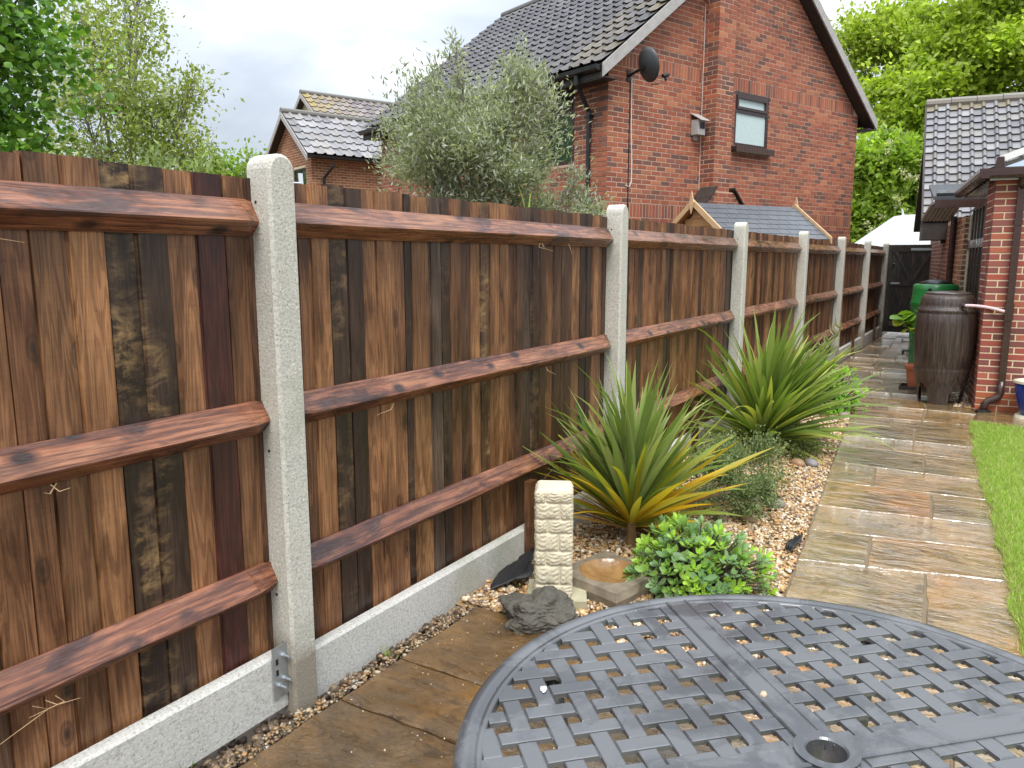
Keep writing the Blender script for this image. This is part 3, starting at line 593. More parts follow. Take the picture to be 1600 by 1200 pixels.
tile_roof(rf, (GW + ov + .03, -og, EZ - ov * TP + .105), (0, 1, 0), (-CS, 0, SN), nu, ns, wS, hS, TC, 0)
m = MB(); m.tube([(GW / 2, -og, apex + .15), (GW / 2, GD + og, apex + .15)], .09, 10); m.build('ridge', M_tile, rf, color=(.09, .08, .07))
for s_, mt in ((0, M_barge), (1, M_barge)):
    x0 = -ov - .03 if s_ == 0 else GW + ov + .03; sx = 1 if s_ == 0 else -1; Lb = (GW / 2 + ov)
    MB().obox((x0, -og - .03, EZ - ov * TP - .10), (sx * Lb, 0, Lb * TP), (0, .029, 0), (0, 0, .19)).build('bargeboard', mt, rf)
    MB().obox((x0 + sx * .05, -og, EZ - ov * TP - .075), (sx * (Lb - .1), 0, (Lb - .1) * TP), (0, .215, 0), (0, 0, .02)).build('soffit', M_dkwood, rf)
    MB().box(min(x0, x0 + sx * ov), max(x0, x0 + sx * ov), -og, GD + og, EZ - ov * TP - .10, EZ - ov * TP - .08).build('eaves_soffit', M_dkwood, rf)
MB().box(-ov - .02, -ov + .01, -og + .01, GD + og, EZ - ov * TP - .12, EZ - ov * TP + .06).build('fascia', M_dkwood, rf)
m = MB(); m.prism([(-.06, 0), (.06, 0), (.05, -.06), (0, -.085), (-.05, -.06)], (-ov - .08, -og + .02, EZ - ov * TP + .07), (1, 0, 0), (0, 0, 1), (0, GD + 2 * og, 0)); m.build('gutter', M_black, rf)
MB().tube([(-ov - .08, .28, EZ - .26), (-ov - .08, .28, EZ - .38), (-.06, .36, EZ - .72), (-.06, .36, EZ - .9), (-.06, .36, 0)], .036, 10).build('downpipe', M_black, H)
for z in (3.9, 2.6): MB().box(-.10, 0, .31, .41, z, z + .04).build('pipe_clip', M_black, H)
def window(parent, o, ud, nd, w, h, split, gl, fr=M_dkbrown, mull=None, depth=.05):
    o, ud, nd = Vector(o), Vector(ud), Vector(nd); z = Vector((0, 0, 1)); t = .055
    wn_ = MB()
    for a, b, c, d in ((0, w, 0, t), (0, w, h - t, h), (0, t, t, h - t), (w - t, w, t, h - t)): wn_.obox(o + ud * a + z * c - nd * depth, ud * (b - a), z * (d - c), nd * (depth - .004))
    root = wn_.build('window', fr, parent)
    def fpart(nm, a, b, c, d, n0, n1, mt): MB().obox(o + ud * a + z * c - nd * n0, ud * (b - a), z * (d - c), nd * (n0 - n1)).build(nm, mt, root)
    xs = [t, *( [mull - .03, mull + .03] if mull else []), w - t]
    if mull: fpart('mullion', mull - .03, mull + .03, t, h - t, depth - .003, .012, fr)
    panes = [(xs[0], xs[1])] if not mull else [(xs[0], xs[1]), (xs[2], xs[3])]
    for i, (a, b) in enumerate(panes):
        if split and i == 0:
            fpart('transom', a, b, split - .03, split + .03, depth - .003, .008, fr)
            fpart('sash', a, b, split + .03, split + .075, depth - .006, -.012, fr); fpart('sash', a, b, h - t - .05, h - t, depth - .006, -.012, fr)
            fpart('sash', a, a + .045, split + .075, h - t - .05, depth - .006, -.012, fr); fpart('sash', b - .045, b, split + .075, h - t - .05, depth - .006, -.012, fr)
            fpart('pane', a + .045, b - .045, split + .075, h - t - .05, .036, .03, gl); fpart('pane', a, b, t, split - .03, .036, .03, gl)
        else: fpart('pane', a, b, t, h - t, .036, .03, gl)
    return root
window(H, (3.10, 0, 3.72), (1, 0, 0), (0, -1, 0), 1.0, .92, .60, M_glassf)
si = MB().box(3.04, 4.18, -.10, .05, 3.628, 3.70).build('sill', M_dkwood, H)
for i in range(15): MB().box(3.04 + i * .076, 3.04 + i * .076 + .066, -.125, -.101, 3.60, 3.712).build('sill_brick', M_brick, si, color=(.07, .04, .03))
window(H, (0, .75, 3.25), (0, 1, 0), (-1, 0, 0), 1.25, 1.30, .82, M_glassd, mull=.62)
MB().box(.16, .17, .80, 1.1, 3.3, 4.5).build('curtain', M_glassf, H)
window(H, (0, 4.2, 2.9), (0, 1, 0), (-1, 0, 0), .9, 1.0, None, M_glassd); MB().box(-.07, .0, 4.15, 5.15, 2.80, 2.898).build('sill', M_brick, H, color=(.3, .11, .05))
MB().box(GW * .0 + 2.185, 2.197, -.012, -.0085, 2.9, 5.9).build('mastic_joint', M_wire, H)
# satellite dish, bird box, cables: each hangs on the wall as a thing of its own
D0 = Vector(HC); hx = Vector((math.cos(HR), math.sin(HR), 0)); hy = Vector((-math.sin(HR), math.cos(HR), 0))
def hp(x, y, z): return D0 + hx * x + hy * y + Vector((0, 0, z))
sd0 = thing('satellite_dish', 'dark grey satellite dish on arm high on brick gable', 'satellite dish', hp(.42, -.02, 4.52), HR)
MB().box(-.04, .04, 0, .012, -.08, .08).tube([(0, 0, 0), (-.03, -.16, .02), (.0, -.33, .07)], .022, 8).build('wall_arm', M_black, sd0)
dv = MB(); rr = 12; seg = 28; v = []
ax = Vector((.95, -.08, .26)).normalized(); a1 = ax.orthogonal().normalized(); a2 = ax.cross(a1)
dc = Vector((.0, -.34, .09)); up_ = Vector((0, 0, 1)); a2 = (up_ - ax * up_.dot(ax)).normalized(); a1 = a2.cross(ax)
for s_ in (0, .012):
    for i in range(6):
        r_ = .255 * i / 5
        for k in range(seg):
            w = 2 * math.pi * k / seg; v.append(dc + a1 * (r_ * .86 * math.cos(w)) + a2 * (r_ * 1.0 * math.sin(w)) + ax * (.07 * (i / 5) ** 2 - s_))
f = [(i * seg + k, i * seg + (k + 1) % seg, (i + 1) * seg + (k + 1) % seg, (i + 1) * seg + k) for i in range(5) for k in range(seg)]
o6 = 6 * seg; f += [tuple(x + o6 for x in q[::-1]) for q in f] + [(5 * seg + k, 5 * seg + (k + 1) % seg, o6 + 5 * seg + (k + 1) % seg, o6 + 5 * seg + k) for k in range(seg)]
dv.add(v, f).build('reflector', M_dish, sd0, smooth=True)
tip = dc + ax * .36 - a2 * .20
MB().tube([dc - a2 * .28 + ax * .05, dc - a2 * .3 + ax * .2, tip], .010, 6).build('feed_arm', M_black, sd0)
MB().tube([tip - ax * .05, tip + ax * .07], .03, 10).tube([tip, tip - a2 * .08], .02, 8).build('receiver', M_black, sd0)
cb_ = MB().tube([hp(.46, -.012, 4.5), hp(.46, -.012, 3.6), hp(.47, -.012, 1.5)], .009, 6).build('black_cable', M_black); tag(cb_, 'black cable running straight down the brick gable below the dish', 'cable')
cb_ = MB().tube([hp(.49, -.014, 4.5), hp(.50, -.014, 3.7), hp(.53, -.014, 3.2), hp(.53, -.014, 2.95), hp(.49, -.014, 2.86), hp(.40, -.014, 2.88)], .007, 6).build('white_cable', M_wire); tag(cb_, 'thin white cable hooking back beside the black one on the gable', 'cable')
bb = thing('bird_box', 'small weathered wooden bird box beside the chimney breast', 'bird box', hp(2.02, -.01, 3.78), HR)
MB().box(-.09, .09, -.15, -.005, 0, .24).build('box', M_barge, bb); MB().box(-.05, .07, -.158, -.1505, .10, .20).build('entrance', M_black, bb)
MB().obox((-.11, .0, .34), (.22, 0, 0), (0, -.22, -.12), (0, .01, .02)).build('roof', M_barge, bb); MB().box(-.04, .04, -.03, -.002, -.08, -.001).build('mounting_batten', M_barge, bb)
ae = MB().tube([hp(GW / 2, 2.9, apex), hp(GW / 2, 2.9, apex + 1.4)], .02, 6).build('aerial_pole', M_galv); tag(ae, 'thin aerial pole above the brick house ridge', 'aerial')

# ------------------------------------------------------------------ two houses behind, left
def back_house(loc, label, wx, wy, ez, pit, pal, nparts, moss=None, win=True):
    """ridge along local x, gable end faces -x, side faces -y"""
    h = thing('house', label, 'house', loc, HR, 'houses behind the brick house'); T_, C_, S_ = math.tan(pit), math.cos(pit), math.sin(pit); ap_ = ez + wy / 2 * T_
    hl = [(.40, 1.30, ez - 1.75, ez - .42)] if win else []
    gw_ = wall_sheet('gable_wall', M_mortar, h, (0, 0, 0), (0, 1, 0), (-1, 0, 0), [(.001, -.1), (wy, -.1), (wy, ez), (wy / 2, ap_), (.001, ez)], .25, hl)
    sw_ = wall_sheet('side_wall', M_mortar, h, (0, 0, 0), (1, 0, 0), (0, -1, 0), [(0, -.1), (wx, -.1), (wx, ez), (0, ez)], .25)
    P = [(.42, .16, .07), (.36, .13, .06), (.46, .20, .10), (.40, .14, .065)]
    if win:
        bricks(gw_, (0, 0, 0), (0, 1, 0), (-1, 0, 0), brick_rects(0, wy, 2.2, ap_, lambda z: max(0, (z - ez) / T_), lambda z: min(wy, wy - (z - ez) / T_), hl), P, 150, key=lambda r: r[0])
        bricks(sw_, (0, 0, 0), (1, 0, 0), (0, -1, 0), brick_rects(0, wx, 2.2, ez, bond=1), P, 150, key=lambda r: r[0])
        window(h, (0, .40, ez - 1.75), (0, 1, 0), (-1, 0, 0), .90, 1.33, None, M_glassd, M_dkwood, mull=.45)
    r_ = MB().prism([(-.3, ez - .3 * T_), (wy / 2, ap_), (wy + .3, ez - .3 * T_), (wy + .3, ez - .3 * T_ + .1), (wy / 2, ap_ + .12), (-.3, ez - .3 * T_ + .1)], (-.25, 0, 0), (0, 1, 0), (0, 0, 1), (wx + .5, 0, 0)).build('roof', M_dkwood, h)
    Ls = (wy / 2 + .3) / C_; ns_ = round(Ls / .36); nu_ = round((wx + .5) / .30)
    tile_roof(r_, (-.25, -.33, ez - .3 * T_ + .105), (1, 0, 0), (0, C_, S_), nu_, ns_, (wx + .5) / nu_, Ls / ns_, pal, nparts, moss=moss, key=lambda c: c[0] - .2 * c[1], ht=.05)
    tile_roof(r_, (-.25, wy + .33, ez - .3 * T_ + .105), (1, 0, 0), (0, -C_, S_), nu_, ns_, (wx + .5) / nu_, Ls / ns_, pal, 0, ht=.05)
    MB().tube([(-.27, wy / 2, ap_ + .15), (wx + .25, wy / 2, ap_ + .15)], .10, 10).build('ridge', M_tile, r_, color=(.16, .15, .13))
    for s_ in (0, 1):
        y0 = -.33 if s_ == 0 else wy + .33; sy = 1 if s_ == 0 else -1; Lb = wy / 2 + .33
        MB().obox((-.285, y0, ez - .33 * T_ - .06), (0, sy * Lb, Lb * T_), (.03, 0, 0), (0, 0, .17)).build('bargeboard', M_barge, r_)
    MB().prism([(-.06, 0), (.06, 0), (.05, -.06), (0, -.085), (-.05, -.06)], (-.2, -.40, ez - .3 * T_ + .07), (0, 1, 0), (0, 0, 1), (wx + .4, 0, 0)).build('gutter', M_black, r_)
    if win: MB().tube([(.5, -.38, ez - .3), (.5, -.38, ez - .42), (.35, -.06, ez - .75), (.35, -.06, 0)], .045, 8).build('downpipe', M_black, h)
    return h
TG = [(.24, .235, .24), (.27, .26, .265), (.21, .205, .21), (.25, .235, .225)]
TB = [(.20, .17, .165), (.17, .145, .145), (.23, .20, .19)]
back_house((-17.0, 16.3, 0), 'pale brick house with grey tiled gable roof behind the nearest post', 9, 2.9, 4.80, R(38), TG, 280)
back_house((-21.26, 21.4, 0), 'farther house showing only its moss-patched brown roof', 10, 4.0, 6.45, R(36), TB, 120, moss=lambda i, j, c: tuple(a * (1 - q) + b * q for q in [rnd.random() * max(0, .7 - i * .10)] for a, b in zip(c, (.36, .26, .03))), win=False)
ld = thing('ladder', 'top of a pale aluminium ladder leaning beyond the fence', 'ladder', (-8.0, 7.45, 0), R(60)); 
for x in (-.14, .14): MB().obox((x - .03, 0, 0), (.06, 0, 0), (0, .03, 0), (0, .55, 2.92)).build('stile', M_ali, ld)
for k in range(11): MB().tube([(-.14, .02 + .05 * k, .13 + .265 * k), (.14, .02 + .05 * k, .13 + .265 * k)], .015, 8).build('rung', M_ali, ld)

# ------------------------------------------------------------------ shed
S0 = Vector((-4.02, 11.66, 0)); SRZ = R(61); SL, SWd, SEZ, SAZ = 2.2, .74, 2.02, 2.56
sh = thing('garden_shed', 'small timber shed with slate grey shingle roof behind fence', 'shed', S0, SRZ)
wl = MB(); wl.prism([(-SWd + .08, 0), (SWd - .08, 0), (SWd - .08, SEZ), (0, SAZ - .08), (-SWd + .08, SEZ)], (.10, 0, 0), (0, 1, 0), (0, 0, 1), (SL - .2, 0, 0)); wl.build('wall', M_shedw, sh)
for k in range(20):
    z = .1 + k * .125; hw_ = SWd - .075 if z < SEZ - .02 else max(.05, (SAZ - .14 - z) / (SAZ - .08 - SEZ) * (SWd - .08))
    if z > SAZ - .2: break
    MB().obox((.10, -hw_, z), (0, 2 * hw_, 0), (-.016, 0, 0), (.010, 0, .12)).build('cladding_board', M_shedw, sh)
sl_ = math.hypot(SWd, SAZ - SEZ)
for s_ in (-1, 1):
    su = Vector((0, -s_ * SWd, SAZ - SEZ)).normalized(); nn = Vector((0, s_ * (SAZ - SEZ), SWd)).normalized(); o_ = Vector((0, s_ * SWd, SEZ))
    rfp = MB().obox(o_, (SL, 0, 0), su * sl_, nn * .015).build('roof', M_shedw, sh)
    for j in range(7):
        for i in range(11):
            w_ = SL / 10; off = (w_ / 2 if j % 2 else 0); a = max(0, i * w_ - off); b = min(SL, (i + 1) * w_ - off - .006)
            if b - a < .02: continue
            
            q = .085 + .02 * rnd.random(); MB().obox(o_ + Vector((a, 0, 0)) + su * (j * sl_ / 7) + nn * (.016 + .006), (b - a, 0, 0), su * (sl_ / 7 + .01) - nn * .006, nn * (.005)).build('shingle', M_felt, rfp, color=(q * .92, q, q * 1.12))
    for xe in (-.03, SL): MB().obox(o_ + Vector((xe, s_ * .03, -.045)), su * (sl_ + .03), (.029, 0, 0), (0, 0, .10)).build('bargeboard', M_shedlight, sh)
for xe in (-.05, SL + .032): MB().prism([(0, -.17), (.05, 0), (0, .17), (-.05, 0)], (xe, 0, SAZ + .02), (0, 1, 0), (0, 0, 1), (.018, 0, 0)).build('finial', M_shedlight, sh)

# ------------------------------------------------------------------ house with conservatory on the right
RC = (-.09, 10.3, 0); RR = R(7)     # local x along the front wall, local y receding
Bn = thing('brick_bungalow', 'red brick house with conservatory corner and grey tiled roof, right', 'house', RC, RR)
BR2 = [(.30, .065, .045), (.34, .085, .055), (.25, .060, .048), (.22, .070, .060), (.36, .10, .06), (.19, .060, .055), (.28, .085, .070)]
BR2low = [(.40, .11, .045), (.36, .09, .04), (.42, .13, .055)]
fw = wall_sheet('front_wall', M_mortar, Bn, (0, 0, 0), (1, 0, 0), (0, -1, 0), [(0, -.1), (2.6, -.1), (2.6, 2.60), (0, 2.60)], .22)
fr_ = brick_rects(0, 2.6, .0, 2.60)
bricks(fw, (0, 0, 0), (1, 0, 0), (0, -1, 0), [r for r in fr_ if r[2] > .2], BR2, 200, key=lambda r: r[0])
bricks(fw, (0, 0, 0), (1, 0, 0), (0, -1, 0), [r for r in fr_ if r[2] <= .2], BR2low, 30, key=lambda r: r[0])
rw = wall_sheet('return_wall', M_mortar, Bn, (0, .001, 0), (0, 1, 0), (-1, 0, 0), [(.0, -.1), (.66, -.1), (.66, 2.60), (.0, 2.60)], .22)
bricks(rw, (0, 0, 0), (0, 1, 0), (-1, 0, 0), brick_rects(0, .66, 0, 2.6, bond=1), BR2, 150)
# dark framed doors and windows between return and pier
dr = MB().box(.06, .10, .66, 2.75, 0, 2.45).build('glazed_door', M_dkbrown, Bn)
for i in range(6):
    y0 = .70 + i * .345
    MB().box(.035, .0595, y0, y0 + .07, .05, 2.4).build('stile', M_dkbrown, dr)
    MB().box(.052, .059, y0 + .07, y0 + .345, .5, 1.88).build('pane', M_glassd, dr); MB().box(.052, .059, y0 + .07, y0 + .345, 2.0, 2.36).build('pane', M_glassd, dr)
MB().box(.02, .0595, .67, 2.75, 1.88, 1.99).build('transom', M_dkbrown, dr); MB().box(.03, .0595, .67, 2.75, 0, .5).build('lower_panel', M_dkbrown, dr)
pw = wall_sheet('pier', M_mortar, Bn, (-.02, 2.75, 0), (0, 1, 0), (-1, 0, 0), [(0, -.1), (1.05, -.1), (1.05, 2.35), (0, 2.35)], .2)
bricks(pw, (-.02, 2.75, 0), (0, 1, 0), (-1, 0, 0), brick_rects(0, 1.05, 0, 2.35), [(.36, .17, .09), (.30, .13, .07), (.24, .11, .07)], 80)
lw = wall_sheet('side_wall', M_mortar, Bn, (-.02, 3.801, 0), (0, 1, 0), (-1, 0, 0), [(0, -.1), (6.6, -.1), (6.6, 2.3), (4.35, 4.62), (4.25, 4.62), (2.25, 2.38), (0, 2.38)], .2)
bricks(lw, (-.02, 3.8, 0), (0, 1, 0), (-1, 0, 0), brick_rects(0, 6.5, 0, 2.33, bond=1), [(.30, .12, .075), (.26, .10, .065), (.22, .095, .07)], 150)
MB().tube([(-.07, 4.0, 2.4), (-.07, 4.0, 0)], .045, 10).build('downpipe', M_dkbrown, Bn)
MB().box(-.10, -.022, 6.1, 6.3, 2.02, 2.12).build('wall_vent', M_black, Bn)
# conservatory eaves: fascia, gutter, roof bar and glazing
cv = MB().box(-.06, 2.7, -.06, .2, 2.605, 2.70).build('conservatory_roof', M_dkbrown, Bn)
MB().box(-.06, .2, .2, 2.9, 2.605, 2.70).build('eaves_beam', M_dkbrown, cv)
G = [(-.055, .055), (.055, .055), (.055, -.02), (.03, -.05), (-.03, -.05), (-.055, -.02)]
MB().prism(G, (-.13, -.13, 2.655), (0, 1, 0), (0, 0, 1), (2.8, 0, 0)).build('gutter', M_dkbrown, cv)
MB().prism(G, (-.13, -.186, 2.655), (1, 0, 0), (0, 0, 1), (0, 3.0, 0)).build('gutter', M_dkbrown, cv)
MB().box(-.192, -.187, -.17, 2.8, 2.665, 2.70).build('gutter_lip', M_ali, cv)
MB().box(-.072, 2.7, -.074, -.061, 2.59, 2.612).build('trim', M_ali, cv)
MB().obox((-.02, -.12, 2.76), (1.6, .05, .62), (0, .07, 0), (0, 0, .075)).build('roof_bar', M_white, cv)
MB().prism([(-.05, 0), (.05, 0), (.03, .13), (-.03, .13)], (.0, -.13, 2.705), (1, 0, 0), (0, 0, 1), (.03, .04, 0)).build('bar_end', M_dkbrown, cv)
MB().add([(.05, -.12, 2.725), (2.7, -.12, 2.725), (2.7, 1.0, 3.4), (1.6, .0, 3.32)], [(0, 1, 2, 3)]).build('roof_glass', simple('polycarbonate', (.42, .50, .60), .15, .1, 4, .02), cv)
MB().add([(-.1, .0, 2.725), (1.55, .0, 3.32), (1.55, 2.6, 3.32), (-.1, 2.8, 2.725)], [(0, 1, 2, 3)]).build('roof_glass', M_glassf, cv)
# rainwater pipe with shoe at the corner
dpx = .235
MB().tube([(dpx, -.13, 2.66), (dpx, -.10, 2.60), (dpx, -.05, 2.5)], .04, 12).build('outlet', M_dkbrown, Bn, smooth=True)
MB().obox((dpx - .034, -.085, .33), (.068, 0, 0), (0, .068, 0), (0, 0, 2.32)).build('downpipe', M_dkbrown, Bn)
MB().box(dpx - .042, dpx + .042, -.094, -.008, 1.05, 1.24).build('diverter', M_dkbrown, Bn); MB().box(dpx - .038, dpx + .038, -.09, -.012, 2.10, 2.16).build('collar', M_dkbrown, Bn)
MB().tube([(dpx, -.05, .36), (dpx, -.05, .22), (dpx - .02, -.055, .17), (dpx - .12, -.07, .12), (dpx - .15, -.075, .08), (dpx - .155, -.075, .0)], .040, 12).build('shoe', M_dkbrown, Bn, smooth=True)
MB().lathe([(0, .025), (.05, .025), (.085, .006), (.085, 0), (0, 0)], 20, (dpx - .155, -.075, 0)).build('gully_collar', M_black, Bn)
# main roof: ridge along local x, slope towards the garden
eY, eZ, rY, rZ = 6.0 - .1, 2.42, 8.1, 4.80; xV = -.40
Ls = math.hypot(rY - eY, rZ - eZ); up = Vector((0, rY - eY, rZ - eZ)).normalized(); nn = Vector((0, -(rZ - eZ), rY - eY)).normalized()
rr_ = MB().obox((xV, eY, eZ), (7.5, 0, 0), up * Ls, nn * -.08).build('roof', M_dkwood, Bn)
tile_roof(rr_, Vector((xV - .02, eY, eZ)) - up * .04 + nn * .012, (1, 0, 0), up, 36, 16, .205, Ls / 16, [(.20, .195, .205), (.235, .23, .235), (.175, .17, .18), (.22, .21, .20)], 300, key=lambda c: c[0] - c[1] * .25, roll=.42, ht=.045,
          moss=lambda i, j, c: (.20, .17, .12) if j > 14 and rnd.random() < .7 else c)
MB().obox((xV, rY - .005, rZ), (7.5, 0, 0), Vector((0, 2.1, -2.38)), (0, -.05, -.07)).build('rear_slope', M_dkwood, rr_)
m = MB()
for k in range(17): m.tube([(xV - .03 + k * .44, rY, rZ + .03 + .006 * (k % 2)), (xV + .40 + k * .44, rY, rZ + .03)], .10, 10)
m.build('ridge', M_tile, rr_, color=(.20, .18, .15))
MB().obox((xV - .05, eY - .02, eZ - .12), (0, rY - eY, rZ - eZ), (.03, 0, 0), (0, 0, .16)).build('bargeboard', M_dkwood, rr_)
MB().obox((xV - .02, eY - .02, eZ - .34), (.40, 0, 0), (0, .9, 0), (0, 0, .30)).build('box_end', M_dkwood, rr_)
# little lead-topped canopy over the side door
cn = MB().obox((-.42, 3.35, 2.62), (1.05, 0, 0), (0, 1.5, .30), (0, 0, .05)).build('door_canopy', M_lead, Bn)
MB().box(-.40, .30, 3.33, 3.40, 2.50, 2.62).build('canopy_fascia', M_dkbrown, cn)
MB().tube([(-.38, 3.42, 2.72), (.5, 3.42, 2.72)], .05, 8).build('canopy_ridge', M_lead, cn)
for k in range(8): MB().tube([(-.42 + k * .055, 3.46, 2.58), (-.50 + k * .055, 4.3, 2.36)], .026, 6).build('corrugation', M_barge, cn)
bw = MB().tube([hp_ for hp_ in [(-1.02, 17.3, .9), (-.92, 17.1, 1.9)]], .012, 6).build('broom_handle', M_terra); tag(bw, 'thin reddish pole leaning on the brick side wall by the gate', 'pole')

# ------------------------------------------------------------------ white canopy beyond the gate
wc = thing('white_tent', 'white peaked canvas tent top beyond the gate', 'tent', (-2.35, 24.4, 0), R(25))
wv = [(-1.25, -.7, 2.05), (.62, -.7, 2.1), (.72, .7, 2.1), (-1.25, .7, 2.05), (-.15, -.3, 2.93), (.22, -.3, 2.95), (.26, .3, 2.95), (-.15, .3, 2.93), (-1.25, -.7, 0), (.62, -.7, 0), (.72, .7, 0), (-1.25, .7, 0)]
MB().add(wv, [(0, 1, 5, 4), (1, 2, 6, 5), (2, 3, 7, 6), (3, 0, 4, 7), (4, 5, 6, 7), (8, 9, 1, 0), (9, 10, 2, 1), (10, 11, 3, 2), (11, 8, 0, 3)]).build('canvas', M_tarp, wc)
MB().tube([(.0, 0, 2.9), (-.06, 0, 3.12)], [.04, .02], 8).build('finial', M_tarp, wc)

# ------------------------------------------------------------------ lawn
n0 = 14; lv = []; 
ysl = [-2, 0, 2, 3, 4, 5, 6, 7, 8, 9, 9.34]
for y in ysl: lv += [(lerp(PR, y) + .02, y, .004), (7, y, .004)]
struct(MB().add(lv, [(2 * i, 2 * i + 1, 2 * i + 3, 2 * i + 2) for i in range(len(ysl) - 1)]).build('lawn', M_turf))
def blades(name, P, L, wd, cols, mat, lean=.5):
    n = len(P); a = nr.uniform(0, 6.28, n); l = nr.uniform(*L, n); b = nr.uniform(0, 6.28, n); tl = nr.uniform(.1, lean, n)
    d = np.stack([np.cos(a), np.sin(a), 0 * a], 1) * wd / 2; t = np.stack([np.cos(b) * tl, np.sin(b) * tl, np.ones(n)], 1) * l[:, None]
    V = np.stack([P - d, P + d, P + t * [.55, .55, .6] + d * .7, P + t * [1.2, 1.2, 1] , P + t * [.55, .55, .6] - d * .7], 1)
    F = (np.array([(0, 1, 2), (0, 2, 4), (4, 2, 3)])[None] + 5 * np.arange(n)[:, None, None]).reshape(-1, 3)
    c = np.array(cols)[nr.integers(0, len(cols), n)] * nr.uniform(.75, 1.25, (n, 1))
    return stuff(link(name, npmesh(name, V.reshape(-1, 3), F, mat, np.repeat(c, 5, 0))))
n = 60000; y = 3.0 + 6.42 * nr.random(n) ** .9; x = np.array([lerp(PR, q) for q in y]) + 1.5 * nr.random(n) ** 1.6 - .012 + .022 * np.sin(y * 9) * np.sin(y * 3.7 + 1)
GR = [(.25, .39, .05), (.31, .46, .065), (.35, .47, .09), (.26, .42, .05), (.46, .48, .18)]
tag(blades('grass', np.stack([x, y, np.full(n, .003)], 1), (.02, .05), .0045, GR, M_grass, .9), 'short bright green lawn right of the wet path', 'grass')
n = 2600; y = nr.uniform(3.3, 9.4, n); P = np.stack([np.array([lerp(PR, q) for q in y]) + nr.normal(.012, .028, n), y, np.full(n, .003)], 1)
tag(blades('dry_grass', P, (.02, .05), .004, [(.42, .36, .17), (.36, .33, .12)], M_grass, 1.2), 'straw pale grass fringe where lawn meets paving', 'grass')

# ------------------------------------------------------------------ leaves, trees, shrubs
LEAF = {'rh': (np.array([(0, 0, 0), (.5, .42, .10), (0, 1, 0), (-.5, .42, .10)]), np.array([(0, 1, 2, 3)])),
        'hex': (np.array([(0, 0, 0), (.42, .25, .06), (.5, .55, .1), (0, 1, 0), (-.5, .55, .1), (-.42, .25, .06)]), np.array([(0, 1, 2, 3), (0, 3, 4, 5)]))}
def leaves(P, size, asp, cols, kind='rh', upb=.3, dirs=None, jit=.8):
    n = len(P); v, f = LEAF[kind]; d = nr.standard_normal((n, 3))
    if dirs is not None: d = dirs + d * jit
    d[:, 2] += upb; d /= np.linalg.norm(d, axis=1)[:, None]
    nrm = nr.standard_normal((n, 3)) * .8 + [0, 0, 1.0]; s = np.cross(d, nrm); s /= np.linalg.norm(s, axis=1)[:, None] + 1e-9; nn_ = np.cross(s, d)
    sz = size * nr.uniform(.6, 1.25, n); 
    V = P[:, None] + (s[:, None] * (v[None, :, :1] * asp) + d[:, None] * v[None, :, 1:2] + nn_[:, None] * (v[None, :, 2:] * asp * 1.5)) * sz[:, None, None]
    k = len(v); F = (f[None] + k * np.arange(n)[:, None, None]).reshape(-1, 4)
    c = np.array(cols)[nr.integers(0, len(cols), n)] * nr.uniform(.7, 1.3, (n, 1)); return V.reshape(-1, 3), F, np.repeat(c, k, 0)
def tree(name, label, cat, base, clumps, size, asp, cols, trunk_r=.1, bark=None, kind='rh', sub=14, spread=.30, stems=1, mat=None, group=None, upb=.3, fork=.35, tip=.3, twigs=True):
    """clumps: (x,y,z,rx,ry,rz,nleaves) relative to base; leaves gather round twig ends inside each clump"""
    root = thing(name, label, cat, base, 0, group); m = MB(); VV, FF, CC = [], [], []; off = 0
    zlow = min(c[2] for c in clumps)
    for ci, (x, y, z, rx, ry, rz, nl) in enumerate(clumps):
        st = Vector((rnd.uniform(-.12, .12) * stems, rnd.uniform(-.12, .12) * stems, 0)) * (1 if stems > 1 else 0); fk = Vector((x * .12, y * .12, max(min(.2, z * .6), z * fork)))
        ctr = Vector((x, y, z)); mid = fk.lerp(ctr, .55) + Vector((rnd.uniform(-.1, .1) * rx, rnd.uniform(-.1, .1) * ry, .06 * rz))
        rb = trunk_r / max(1, len(clumps) ** .42)
        m.tube([st, st * .7 + fk * .5, fk, mid, ctr], [trunk_r, trunk_r * .85, rb * 1.2, rb * .7, rb * .35], 7)
        for k in range(sub):
            u = nr.standard_normal(3); u /= np.linalg.norm(u); r_ = nr.random() ** .42
            e_ = np.array([x + u[0] * rx * r_, y + u[1] * ry * r_, z + u[2] * rz * r_ * .95])
            s0 = mid.lerp(ctr, rnd.random()); ev = Vector(e_); mm = s0.lerp(ev, .5) + Vector((0, 0, -.04 * rz))
            if twigs: m.tube([s0, mm, ev], [rb * .35, rb * .2, rb * .08], 4, cap=False)
            nn_ = int(nl / sub * rnd.uniform(.5, 1.5)); sg = spread * min(rx, ry, rz) * rnd.uniform(.7, 1.3)
            tt = nr.random(nn_) ** .7; Pq = np.array(s0)[None] * (1 - tt[:, None]) * tip + e_[None] * (1 - (1 - tt[:, None]) * tip) + nr.standard_normal((nn_, 3)) * sg * [1, 1, .75]
            dr_ = np.tile((e_ - np.array(ctr)) / (max(rx, ry, rz)), (nn_, 1)); 
            v, f, c = leaves(Pq, size, asp, cols, kind, upb, dr_); VV.append(v); FF.append(f + off); CC.append(c * nr.uniform(.8, 1.15)); off += len(v)
    m.build('trunk', bark or M_bark, root, smooth=True)
    link('crown', npmesh('crown', np.concatenate(VV), np.concatenate(FF), mat or M_leaf, np.concatenate(CC)), root)
    return root
FWD = Vector((-.5301, .8480, 0)); RGT = Vector((.8480, .5301, 0))
def at(dep, lat, z=0): p = FWD * dep + RGT * lat; return (p.x, p.y, z)
def ell(dl, dd, z, rl, rz, n):   # clump offset: sideways, depth, height
    p = RGT * dl + FWD * dd; return (p.x, p.y, z, rl, rl, rz, n)
